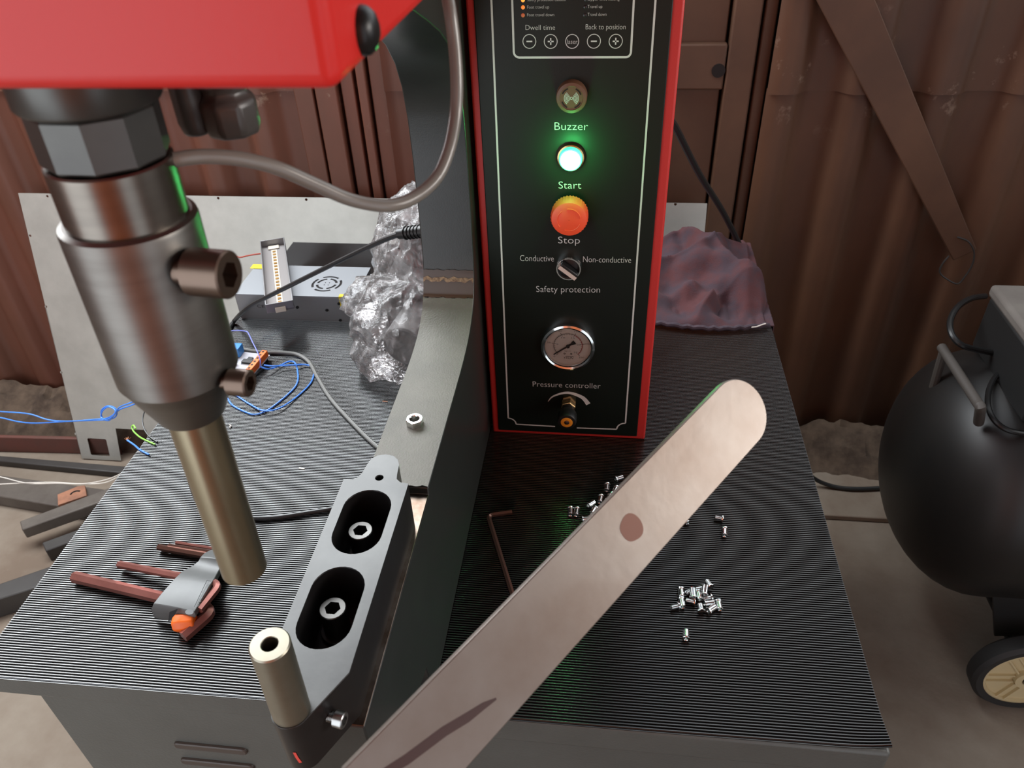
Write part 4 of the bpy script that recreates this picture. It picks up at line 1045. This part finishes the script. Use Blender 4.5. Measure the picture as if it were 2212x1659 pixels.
# plastic-wrapped part beside the column
par = thing('wrapped_part', (-0.30, 1.05, 0.8003), 'dark machine part loosely wrapped in clear crumpled plastic film', 'package')
lumps = [((-0.292, 1.130, 0.905), (0.088, 0.115, 0.115)), ((-0.300, 1.000, 0.862), (0.085, 0.092, 0.072)), ((-0.385, 1.060, 0.862), (0.036, 0.045, 0.030)), ((-0.29, 1.05, 0.845), (0.085, 0.13, 0.055)), ((-0.318, 0.955, 0.832), (0.060, 0.056, 0.045))]
def star(c, dirn, grow=0.0):
    best = 0.02
    for (o, r) in lumps:
        rr = Vector((r[0]+grow, r[1]+grow, r[2]+grow)); oc = Vector(c)-Vector(o)
        A = sum((dirn[i]/rr[i])**2 for i in range(3)); B = 2*sum(oc[i]*dirn[i]/rr[i]**2 for i in range(3)); Cc = sum((oc[i]/rr[i])**2 for i in range(3))-1
        D = B*B-4*A*Cc
        if D > 0: best = max(best, (-B+math.sqrt(D))/(2*A))
    return best
def blob(c, nu, nv, disp, grow, zmin):
    vs = []; fs = []; c = Vector(c)
    for j in range(nv+1):
        th = PI*j/nv
        for i in range(nu):
            ph = 2*PI*i/nu; d = Vector((math.sin(th)*math.cos(ph), math.sin(th)*math.sin(ph), math.cos(th)))
            r = star(c, d, grow); p = c + d*r; p += d*disp(p); p.z = max(p.z, zmin); p.x = min(p.x, -0.2100)
            vs.append(p)
    for j in range(nv):
        for i in range(nu): fs.append((j*nu+i, j*nu+(i+1) % nu, (j+1)*nu+(i+1) % nu, (j+1)*nu+i))
    return MB().add(vs, fs)
def wrinkle(p):
    p = Vector((p.x*1.3, p.y*0.8, p.z*0.9)); a = 1-abs(noise.noise(p*18)); b = 1-abs(noise.noise(p*42 + Vector((3, 1, 7)))); c = 1-abs(noise.noise(p*95))
    return 0.009*(a**5-0.4) + 0.0055*(b**5-0.4) + 0.0028*(c**4-0.4)
blob((-0.295, 1.06, 0.868), 220, 130, wrinkle, 0.002, 0.8008).build('plastic_film', FILM, par, smooth=40)
m = MB().cyl((-0.30, 0.955, 0.838), (-0.27, 1.12, 0.85), 0.036, 20).box(-0.345, -0.235, 1.03, 1.20, 0.803, 0.905)
m.cyl((-0.29, 1.13, 0.90), (-0.29, 1.13, 0.985), 0.045, 20)
m.build('wrapped_core', mat('core_grey', (0.10, 0.10, 0.10), 0.45, 0, (0.20, 0.19, 0.18), 14), par, bevel=0.003)
# relay board
rb_ = thing('relay_board', (-0.5598, 0.9485, 0.8000), 'small white circuit board with blue relay and orange terminals beside the ram', 'circuit board')
zb = 0.809
a, b, c_ = Vector((-0.5256, 0.9599, 0.8090)), Vector((-0.5322, 0.9043, 0.8090)), Vector((-0.5998, 0.9656, 0.8090))
ey = (a-b).normalized(); ex = Vector((ey.y, -ey.x, 0)); Lb = (a-b).length
def RB(x0, x1, y0, y1, z0, z1, mb=None):
    mb = mb or MB(); return mb.obox(b + ex*(x0+x1)/2 + ey*(y0+y1)/2 + Vector((0, 0, (z0+z1)/2)), ex*(x1-x0)/2, ey*(y1-y0)/2, Vector((0, 0, (z1-z0)/2)))
RB(-0.066, 0.0, -0.004, Lb+0.002, -0.0016, 0).build('circuit_card', PCBW, rb_)
for sx in (-0.060, -0.005):
    for sy in (0.004, Lb-0.003): MB().cyl(b + ex*sx + ey*sy + Vector((0, 0, -0.0086)), b + ex*sx + ey*sy + Vector((0, 0, -0.0014)), 0.0022, 8).build('standoff', BLACK, rb_)
tb = RB(-0.0095, -0.0005, 0.001, Lb-0.001, 0, 0.0105).build('terminal_block', TERM, rb_, bevel=0.0006)
for k in range(6):
    yk = 0.001 + (Lb-0.002)*(k+0.5)/6
    MB().lathe([(0.0021, 0), (0.0021, 0.0003)], b + ex*(-0.0058) + ey*yk + Vector((0, 0, 0.0104)), (0, 0, 1), 10).build('terminal_screw', BLKOX, tb)
rp = Vector((-0.5775, 0.9592, 0.8090))
MB().box(rp.x-0.011, rp.x+0.0065, rp.y-0.008, rp.y+0.010, 0.809, 0.825).build('relay', RELAYB, rb_, bevel=0.0008)
cp_ = Vector((-0.5713, 0.9313, 0.8090)); MB().cyl(cp_, cp_ + Vector((0, 0, 0.010)), 0.0032, 14).build('capacitor', CHROME, rb_, bevel=0.0006)
ip = Vector((-0.5536, 0.9388, 0.8090)); m = MB().obox(ip + Vector((0, 0, 0.0018)), ex*0.0085, ey*0.0045, Vector((0, 0, 0.0016)))
m.build('microchip', BLACK, rb_)
m = MB()
for k in range(8):
    for s in (-1, 1):
        m.obox(ip + ex*(-0.0075+0.00215*k) + ey*(s*0.0058) + Vector((0, 0, 0.0009)), ex*0.0005, ey*0.0014, Vector((0, 0, 0.0006)))
m.build('chip_pins', CHROME, rb_)
ip2 = Vector((-0.5526, 0.9478, 0.8090)); MB().obox(ip2 + Vector((0, 0, 0.0012)), ex*0.004, ey*0.003, Vector((0, 0, 0.0012))).build('microchip', BLACK, rb_)
def wire(name, pts, r, m, label, cat='wire', group=None, n=8):
    return tag(MB().tube(pts, r, n, 6).build(name, m), label, cat, group)
wire('blue_wire', [(-0.5260, 0.9223, 0.8140), (-0.5135, 0.9253, 0.8080), (-0.5025, 0.9404, 0.8040), (-0.4912, 0.9533, 0.8035), (-0.4812, 0.9508, 0.8030), (-0.4689, 0.9285, 0.8025), (-0.4600, 0.9004, 0.8022), (-0.4633, 0.8744, 0.8022), (-0.4801, 0.8341, 0.8022), (-0.4957, 0.8210, 0.8022), (-0.5123, 0.8252, 0.8022), (-0.5391, 0.8397, 0.8022), (-0.5571, 0.8598, 0.8022), (-0.5728, 0.8772, 0.8022)],
     0.0013, BLUEW, 'blue wire making the smaller inner loop on the mat by the relay board', group='blue wires on the mat')
wire('blue_wire', [(-0.5208, 0.9264, 0.8140), (-0.5073, 0.9290, 0.8110), (-0.4955, 0.9359, 0.8075), (-0.4748, 0.9412, 0.8065), (-0.4609, 0.9457, 0.8040), (-0.4491, 0.9416, 0.8030), (-0.4421, 0.9270, 0.8022), (-0.4390, 0.8994, 0.8022), (-0.4495, 0.8640, 0.8022), (-0.4635, 0.8333, 0.8055), (-0.4842, 0.8264, 0.8055), (-0.5152, 0.8447, 0.8022), (-0.5442, 0.8641, 0.8022), (-0.5602, 0.8722, 0.8022), (-0.5796, 0.8791, 0.8022)],
     0.0013, BLUEW, 'blue wire making the wider outer loop on the mat by the relay board', group='blue wires on the mat')
wire('violet_wire', [(-0.5243, 0.9199, 0.8140), (-0.5242, 0.9258, 0.8240), (-0.5326, 0.9394, 0.8300), (-0.5477, 0.9600, 0.8330), (-0.5637, 0.9830, 0.8340), (-0.5702, 0.9894, 0.8340), (-0.5836, 0.9914, 0.8340), (-0.5994, 0.9921, 0.8320), (-0.6266, 0.9988, 0.8220)],
     0.0009, VIOW, 'thin violet wire arching up over the relay board', n=6)
wire('grey_cable', [(-0.6329, 1.0014, 0.8035), (-0.6052, 0.9935, 0.8035), (-0.5808, 0.9829, 0.8035), (-0.5506, 0.9768, 0.8035), (-0.5075, 0.9769, 0.8035), (-0.4823, 0.9720, 0.8035), (-0.4581, 0.9529, 0.8035), (-0.4320, 0.9149, 0.8035), (-0.3943, 0.8629, 0.8035), (-0.3478, 0.8123, 0.8035), (-0.3105, 0.7749, 0.8035), (-0.2771, 0.7460, 0.8035)],
     0.0031, CABLEM, 'grey round cable running across the mat towards the press arm', 'cable', n=10)
wire('black_cable', [(-0.3027, 0.6559, 0.8040), (-0.3234, 0.6446, 0.8040), (-0.3560, 0.6340, 0.8040), (-0.3885, 0.6243, 0.8040), (-0.4200, 0.6201, 0.8040), (-0.4544, 0.6228, 0.8040), (-0.4823, 0.6333, 0.8040), (-0.5030, 0.6446, 0.8040), (-0.5214, 0.6666, 0.8040), (-0.5364, 0.6917, 0.8040), (-0.5459, 0.7201, 0.8040), (-0.5381, 0.7397, 0.8040)],
     0.0030, CABLEB, 'dark cable curving on the mat behind the punch rod', 'cable', n=10)
# wires off the left edge of the bench
def knot():
    a = [(-1.1540, 0.9900, 0.6379), (-1.0823, 0.9750, 0.6487), (-1.0107, 0.9600, 0.6597), (-0.9671, 0.9500, 0.6566), (-0.9178, 0.9400, 0.6647), (-0.8579, 0.9300, 0.6808), (-0.8287, 0.9250, 0.6897), (-0.8067, 0.9200, 0.7053), (-0.8085, 0.9250, 0.7101), (-0.8229, 0.9300, 0.7103), (-0.8417, 0.9350, 0.6951), (-0.8441, 0.9300, 0.6857), (-0.8254, 0.9200, 0.6910), (-0.8011, 0.9100, 0.7097), (-0.7804, 0.9050, 0.7317), (-0.7548, 0.9000, 0.7459), (-0.7256, 0.8900, 0.7639), (-0.6916, 0.8800, 0.7847), (-0.6363, 0.8600, 0.8075)]
    b = [(-1.1709, 1.0000, 0.6188), (-1.1003, 0.9850, 0.6252), (-1.0504, 0.9700, 0.6306), (-0.9985, 0.9550, 0.6430), (-0.9227, 0.9450, 0.6602), (-0.8633, 0.9350, 0.6742), (-0.8308, 0.9300, 0.6824), (-0.8104, 0.9250, 0.6959), (-0.8099, 0.9300, 0.7070), (-0.8266, 0.9350, 0.7081), (-0.8471, 0.9400, 0.6928), (-0.8468, 0.9350, 0.6794), (-0.8272, 0.9250, 0.6847), (-0.8002, 0.9150, 0.7107), (-0.7824, 0.9100, 0.7247), (-0.7583, 0.9050, 0.7369), (-0.7278, 0.8950, 0.7561), (-0.6952, 0.8850, 0.7769), (-0.6378, 0.8650, 0.8009)]
    wire('blue_wire', a, 0.0012, BLUEW, 'upper of two knotted blue wires strung off the left bench edge', group='knotted blue wires')
    wire('blue_wire', b, 0.0012, BLUEW, 'lower of two knotted blue wires strung off the left bench edge', group='knotted blue wires')
knot()
wire('white_wire', [(-1.4293, 1.1600, 0.2873), (-1.3712, 1.1500, 0.2953), (-1.3084, 1.1500, 0.2793), (-1.2197, 1.1400, 0.2959), (-1.1455, 1.1300, 0.3099), (-1.0733, 1.1200, 0.3380), (-1.0131, 1.1100, 0.3745), (-0.9605, 1.1000, 0.4120)], 0.0013, WHITEW, 'white wire dipping lower beside the bench on left', group='white wires beside the bench')
wire('white_wire', [(-1.4462, 1.1600, 0.2528), (-1.3889, 1.1550, 0.2651), (-1.3078, 1.1500, 0.2808), (-1.2351, 1.1500, 0.2879), (-1.1674, 1.1400, 0.2985), (-1.0925, 1.1300, 0.3169), (-1.0320, 1.1200, 0.3552), (-0.9712, 1.1100, 0.3966)], 0.0013, WHITEW, 'white wire running straighter beside the bench on left', group='white wires beside the bench')
wire('green_wire', [(-0.6129, 0.7454, 0.8025), (-0.6302, 0.7537, 0.8010), (-0.6489, 0.7660, 0.7960), (-0.6669, 0.7805, 0.7930), (-0.6732, 0.7881, 0.7950), (-0.6682, 0.7868, 0.7990), (-0.6608, 0.7789, 0.8000)], 0.0012, GREENW, 'green wire end curling off the left edge of the mat')
bw = thing('stripped_wire', (-0.6335, 0.7369, 0.8000), 'short blue wire with bared copper strands sticking off the left mat edge', 'wire')
MB().tube([(-0.6110, 0.7243, 0.8025), (-0.6292, 0.7336, 0.8015), (-0.6465, 0.7469, 0.7980), (-0.6636, 0.7579, 0.7960)], 0.0013, 8, 5).build('insulation', BLUEW, bw)
m = MB()
for dx, dy in ((-4, -5), (-1, -7), (-5, -2), (4, -6)):
    o1 = Vector((-0.6636, 0.7579, 0.7960)); m.tube([o1, o1 + Vector((dx*0.0009, -dy*0.0008, 0.0015))], 0.00035, 5, 1)
m.build('copper_strands', COPPER, bw)
wire('black_wire', [(-0.6567, 0.8207, 0.8150), (-0.6570, 0.8080, 0.8120), (-0.6560, 0.7941, 0.8060), (-0.6462, 0.7775, 0.8030), (-0.6305, 0.7619, 0.8025), (-0.6125, 0.7509, 0.8020)], 0.0010, BLACK, 'thin black wire looping over the left mat edge', n=6)
wire('green_wire', [(-0.6457, 0.8143, 0.8120), (-0.6405, 0.8059, 0.8060), (-0.6321, 0.7969, 0.8025), (-0.6199, 0.7908, 0.8022)], 0.0014, GREENW, 'green wire stub at the left mat edge beside ram', n=6)
wire('blue_wire', [(-0.6416, 0.8146, 0.8120), (-0.6378, 0.8061, 0.8060), (-0.6297, 0.7992, 0.8025), (-0.6173, 0.7941, 0.8022)], 0.0016, BLUEW, 'blue wire stub at the left mat edge beside ram', n=6)
# tiny scraps on the mat
for i, (p, l) in enumerate((((-0.5231, 0.7922, 0.8000), 'white scrap of stripped insulation on the mat right of the punch rod'), ((-0.3896, 0.7155, 0.8000), 'flat white sliver on the mat left of the press arm'), ((-0.3129, 0.8664, 0.8000), 'brown splinter on the mat left of the press arm'))):
    p = Vector(p); m = MB()
    if i == 0: m.tube([p + Vector((-0.002, 0.003, 0.0018)), p + Vector((0.0015, 0.001, 0.0025)), p + Vector((0.001, -0.003, 0.0018))], 0.0010, 6, 4)
    else: m.obox(p + Vector((0, 0, 0.0007)), Vector((0.004, -0.0004, 0)), Vector((0.0001, 0.0008, 0)), Vector((0, 0, 0.0004)))
    tag(m.build('scrap', WHITEW if i < 2 else RUSTPL, loc=tuple(p)), l, 'scrap')

# ================================================================== CLOTH
def cloth():
    m = MB(); nu, nv = 130, 110
    cl = [(0.1060, 1.2353, 0.8300), (0.1855, 1.2534, 0.8400), (0.2563, 1.2313, 0.8300), (0.1101, 1.1636, 0.8200), (0.1536, 1.1882, 0.8300), (0.1839, 1.1507, 0.8300), (0.1516, 1.0917, 0.8200), (0.2416, 1.2154, 0.8200), (0.2337, 1.1126, 0.8100), (0.2129, 1.1708, 0.8100), (0.2143, 1.1481, 0.8100), (0.1878, 1.1098, 0.8100)]
    creases = [(cl[a][0], cl[a][1], cl[b][0], cl[b][1], h_, w_) for a, b, h_, w_ in ((0, 1, 0.014, 0.024), (1, 2, 0.012, 0.022), (3, 4, 0.010, 0.014), (4, 5, 0.012, 0.013), (5, 6, 0.011, 0.013), (7, 8, 0.012, 0.016), (9, 10, -0.020, 0.018), (6, 11, 0.008, 0.012))]
    def f(u, v):
        x = 0.070 + 0.262*u; y = 1.105 + 0.30*v
        # front hem bows towards the camera in the middle
        y -= (0.018*math.sin(PI*min(1, u*1.25)))*(1-v)
        q = Vector((x*11, y*11, 0.7))
        hgt = 0.032 + 0.018*noise.noise(q) + 0.008*noise.noise(q*2.2)
        w1 = 20*x + 26*y + 3.2*noise.noise(q*0.6); w2 = 44*y - 34*x + 3.0*noise.noise(q*0.8 + Vector((4, 0, 0)))
        fold = 0.016*(1-2*abs(math.sin(w1*0.5))**0.8) + 0.011*(1-2*abs(math.sin(w2*0.5))**0.8) + 0.005*math.sin(2.3*w1 - w2) + 0.0012*noise.noise(q*7)
        for (ax, ay, bx, by, hh_, ww) in creases:
            dx, dy = bx-ax, by-ay; tt = max(0, min(1, ((x-ax)*dx + (y-ay)*dy)/(dx*dx+dy*dy)))
            dd_ = math.hypot(x-ax-dx*tt, y-ay-dy*tt); fold += hh_*math.exp(-(dd_/ww)**2)
        e = min(1, v*6) * min(1, (1-v)*5 + 0.35)
        mound = math.exp(-((x-0.165)/0.095)**2 - ((y-1.275)/0.13)**2)
        z = 0.8035 + e*(hgt*0.7 + 0.030*mound + fold)
        z = max(z, 0.8025 + 0.004*abs(math.sin(40*u)))
        if x > 0.268:
            d = x-0.268; k = min(1, max(0, (1.02-v)*2.5)); z -= d*2.0*(0.9+0.3*(1-v)); x = 0.268 + 0.026*(1-math.exp(-d*40)) + 0.003*math.sin(60*y)
            if x < 0.2828: z = max(z, 0.8035)
            else: x = max(x, 0.2842)
        return (x, y, z)
    m.grid(nu, nv, f)
    o = m.build('cloth', CLOTH, smooth=70, fix=False, thick=0.002)
    hp = [Vector(f(0.02 + 0.76*k/24, 0.0)) + Vector((0, -0.002, 0.0030)) for k in range(25)]
    MB().tube(hp, 0.0042, 8, 2).build('hem', mat('cloth_hem', (0.030, 0.022, 0.032), 0.9, 0, (0.06, 0.04, 0.05), 120), o)
    hp = [Vector(f(u, 0.0)) + Vector((0, -0.006, 0.0075)) for u in (0.66, 0.69, 0.72, 0.75)]
    hp[0].y -= 0.006; hp[1].y -= 0.004
    MB().tube(hp, 0.0011, 6, 4).build('white_piping', WHITEW, o)
    return tag(o, 'crumpled faded red and mauve cloth over the back right bench corner', 'cloth')
cloth()

# ================================================================== SHEET METAL BEHIND THE BENCH
sB = Vector((-1.5037, 1.5224, 0.0040)); sD = Vector((0.0000, 0.2567, 0.9665))
sN = Vector((0, -sD.z, sD.y))
def sf(a, b, h): return tuple(sB + Vector((1, 0, 0))*a + sD*b + sN*h)
tlp = (-0.0000, 0.7683); trp = (1.7378, 0.7739)
n0 = (0.1275, 0.1050); n1 = (0.2219, 0.1085); hA = (0.0332, 0.0687); hB = (0.0983, 0.0693); hC = (0.0966, 0.0072); 
out_ = [(0, 0), ((0.1229, 0.0011)[0], 0), n0, (n1[0], n0[1]), (n1[0], 0), (trp[0], 0), (trp[0], tlp[1]), (0, tlp[1])]
def round_rect(x0, x1, y0, y1, r, n=4):
    p = []
    for cx, cy, a0 in ((x1-r, y1-r, 0), (x0+r, y1-r, PI/2), (x0+r, y0+r, PI), (x1-r, y0+r, 1.5*PI)):
        p += [(cx + r*math.cos(a0 + PI/2*k/n), cy + r*math.sin(a0 + PI/2*k/n)) for k in range(n+1)]
    return p
win = round_rect(hA[0]-0.002, hC[0]-0.006, 0.012, hA[1], 0.005)
holes = [circle(p[0], p[1], 0.0035, 8) for p in ((0.0794, 0.7612), (0.5414, 0.7631), (0.7698, 0.7630), (1.6654, 0.7653), (0.0051, 0.6585), (0.0014, 0.4652), (-0.0003, 0.2729), (-0.0018, 0.0803), (0.9900, 0.7640), (0.3104, 0.7621))]
sh = plate([out_, win] + holes, 0.0015, sf, 'metal_sheet', ALU, None, loc=tuple(sB), smooth=0)
tag(sh, 'large pale galvanised sheet with cutouts leaning on the wall behind the bench', 'metal sheet')

# ================================================================== STEEL BARS ON THE LEFT FLOOR
def floor_bar(name, tl_, tr_, br_, bl_, z0, m, label, bevel=0.003):
    q = [Vector(p) for p in (tl_, tr_, br_, bl_)]
    mm = MB().hexa(q + [Vector((p.x, p.y, z0)) for p in q])
    c = sum(q, Vector())/4
    return tag(mm.build(name, m, None, loc=(c.x, c.y, z0), bevel=bevel), label, 'steel bar')
floor_bar('steel_rail', (-1.8464, 1.5427, 0.0600), (-1.3997, 1.5615, 0.0600), (-1.3931, 1.5496, 0.0600), (-1.8377, 1.5307, 0.0600), 0.0005, REDRAIL, 'red oxide painted rail on the floor nearest the left wall')
floor_bar('steel_bar', (-1.8337, 1.4995, 0.0220), (-1.2544, 1.4789, 0.0220), (-1.2393, 1.4496, 0.0220), (-1.8183, 1.4784, 0.0220), 0.0005, DARKBAR, 'long flat dark bar on the floor below the metal sheet')
floor_bar('steel_channel', (-1.7584, 1.4088, 0.0400), (-1.2989, 1.3677, 0.0400), (-1.3546, 1.2902, 0.0400), (-1.7020, 1.3318, 0.0400), 0.0005, RUSTBAR, 'wide grey steel channel on the floor left of the bench')
floor_bar('square_tube', (-1.4619, 1.2088, 0.0750), (-1.2039, 1.4152, 0.0750), (-1.1807, 1.3700, 0.0750), (-1.4376, 1.1822, 0.0750), 0.0420, RUSTBAR, 'slanting dull steel tube lying across the grey channel')
floor_bar('square_tube', (-1.3928, 1.1739, 0.0400), (-1.1739, 1.3339, 0.0400), (-1.1571, 1.3013, 0.0400), (-1.3663, 1.1486, 0.0400), 0.0005, DARKBAR, 'dark tube on the floor under the slanting tube')
floor_bar('box_beam', (-1.4460, 0.9957, 0.0600), (-1.2527, 1.1232, 0.0600), (-1.2215, 1.0714, 0.0600), (-1.4179, 0.9574, 0.0600), 0.0005, DARKBAR, 'dark box beam on the floor beside the bench at lower left')
rp_ = [Vector(p) for p in ((-1.4424, 1.3299, 0.0520), (-1.4042, 1.3650, 0.0520), (-1.3867, 1.3700, 0.0520), (-1.3594, 1.3331, 0.0520), (-1.4174, 1.2922, 0.0520))]
rc = sum(rp_, Vector())/5
m = MB().add(rp_ + [p - Vector((0, 0, 0.0100)) for p in rp_], [(4, 3, 2, 1, 0), (5, 6, 7, 8, 9)] + [(i, (i+1) % 5, 5+(i+1) % 5, 5+i) for i in range(5)])
rplate = thing('rusty_plate', (rc.x, rc.y, 0.042), 'small orange rusty steel plate with curved slot on the grey channel', 'plate')
m.build('plate_body', RUSTPL, rplate, bevel=0.001)
MB().tube([(-1.4053, 1.3312, 0.0520), (-1.4038, 1.3399, 0.0522), (-1.3966, 1.3458, 0.0522), (-1.3865, 1.3468, 0.0520)], 0.0022, 6, 4).build('curved_slot', BLKOX, rplate)

# ================================================================== AIR COMPRESSOR
comp = thing('air_compressor', (1.0, 1.235, 0), 'black air compressor with round tank and cream wheel right of the bench', 'compressor')
R_t, ty, tz, tx0 = 0.247, 1.235, 0.392, 0.60
prof = [(0.002, 0.0)]
for k in range(1, 13):
    a = PI/2*k/12; prof.append((R_t*math.sin(a), 0.155*(1-math.cos(a))))
prof += [(R_t, 0.60), (R_t*0.7, 0.70), (0.002, 0.74)]
tank = MB().lathe(prof, (tx0, ty, tz), (1, 0, 0), 64).build('tank', TANK, comp)
q_ = [Vector(p) for p in ((0.7625, 1.0300, 0.2735), (0.8357, 1.0300, 0.2816), (0.8844, 1.0300, 0.1425), (0.8119, 1.0300, 0.1331))]
MB().hexa(q_ + [p + Vector((0, 0.006, 0)) for p in q_]).build('bracket', PUMPB, comp, bevel=0.002)
MB().obox((0.915, 1.36, 0.09), (0.035, 0, 0), (0, 0.004, 0), (0, 0, 0.09)).build('bracket', PUMPB, comp, bevel=0.002)
wr = 0.101; wc = Vector((0.8594, 0.9750, 0.1199)); wc.z = wr + 0.0005
def wheel(c, sgn):
    d = Vector((0, sgn, 0))
    wh = MB().lathe([(wr*0.80, -0.018), (wr*0.93, -0.020), (wr, -0.013), (wr, 0.013), (wr*0.93, 0.020), (wr*0.80, 0.018)], c, d, 48, close=False).build('wheel', TYRE, comp)
    MB().lathe([(wr*0.815, -0.015), (wr*0.815, 0.0165), (wr*0.76, 0.0175), (wr*0.74, 0.011), (wr*0.26, 0.011), (wr*0.25, 0.021), (wr*0.13, 0.021), (wr*0.12, 0.012)], c, d, 40).build('wheel_hub', HUB, wh)
    m = MB()
    for k in range(6):
        a = PI/3*k + 0.12
        for s in (-1, 1):
            ra = Vector((math.cos(a), 0, math.sin(a))); rt = Vector((-math.sin(a), 0, math.cos(a)))
            m.obox(c + ra*wr*0.50 + rt*wr*0.09*s + d*0.0135, ra*wr*0.25, rt*wr*0.016, d*0.003)
    m.build('hub_ribs', HUB, wh)
    MB().cyl(c - d*0.04, c + d*0.024, 0.010, 16).build('axle_end', CAPS, wh)
wheel(wc, -1)
wheel(Vector((wc.x, 1.45, wr+0.0005)), 1)
MB().cyl((wc.x, 1.0, wr), (wc.x, 1.43, wr), 0.008, 12).build('axle', PUMPB, comp)
MB().box(1.15, 1.20, 1.10, 1.37, 0.0005, 0.17).build('foot', PUMPB, comp)
# pump block with dusty lid
pc = Vector((0.7176, 1.3473, 0.7600)); 
MB().box(pc.x+0.005, pc.x+0.30, 1.10, pc.y-0.004, 0.625, 0.735).build('pump_block', PUMPB, comp, bevel=0.006)
MB().box(pc.x, pc.x+0.31, 1.085, pc.y, 0.735, 0.760).build('pump_lid', DUSTY, comp, bevel=0.008)
MB().box(pc.x+0.075, pc.x+0.22, 1.16, 1.30, 0.60, 0.63).build('pump_foot', CAPS, comp, bevel=0.004)
# carrying bar
hb0, hb1, hb2 = (0.6418, 1.2855, 0.6550), (0.6479, 1.1036, 0.6550), (0.6719, 1.1321, 0.6000)
BARM = mat('dusty_bar', (0.060, 0.052, 0.045), 0.6)
MB().tube([hb0, Vector(hb0).lerp(Vector(hb1), 0.5), Vector(hb0).lerp(Vector(hb1), 0.93), hb1, Vector(hb1).lerp(Vector(hb2), 0.5), hb2], 0.0088, 12, 4).cyl(Vector(hb0) + Vector((0.006, 0, -0.005)), Vector(hb0) + Vector((0.012, 0, -0.10)), 0.008, 10).build('carry_bar', BARM, comp)
MB().tube([(0.7467, 1.4037, 0.7000), (0.7107, 1.3776, 0.7100), (0.6746, 1.3446, 0.7100), (0.6521, 1.3096, 0.7000), (0.6471, 1.2770, 0.6900), (0.6595, 1.2589, 0.6800), (0.6872, 1.2602, 0.6700), (0.7243, 1.2651, 0.6600)], 0.0058, 10, 6).build('air_pipe', BLKOX, comp)
MB().tube([(0.7411, 1.2382, 0.6400), (0.7167, 1.2150, 0.6400), (0.6942, 1.1784, 0.6350), (0.6804, 1.1372, 0.6300), (0.6858, 1.1115, 0.6200), (0.7075, 1.1001, 0.6100), (0.7503, 1.1052, 0.6000)], 0.0050, 10, 6).build('air_pipe', BLKOX, comp)
MB().box(*[v for p in (((0.7410, 1.1690, 0.6600)[0]-0.015, (0.7410, 1.1690, 0.6600)[0]+0.02), ((0.7410, 1.1690, 0.6600)[1]-0.015, (0.7410, 1.1690, 0.6600)[1]+0.015), (0.63, 0.67)) for v in p]).build('valve_block', CAPS, comp, bevel=0.003)
# bent wire hanging on the wall by the brace
wire('bent_wire', [(0.8100, 1.7280, 0.6694), (0.8347, 1.7220, 0.6612), (0.8550, 1.7220, 0.6345), (0.8609, 1.7220, 0.6021), (0.8542, 1.7220, 0.5698), (0.8432, 1.7220, 0.5507), (0.8143, 1.7220, 0.5636), (0.7948, 1.7220, 0.5805), (0.7947, 1.7220, 0.6027), (0.8041, 1.7240, 0.6226)], 0.0020, DARKBAR, 'thin bent wire loop hanging below the diagonal brace on the wall', n=6)
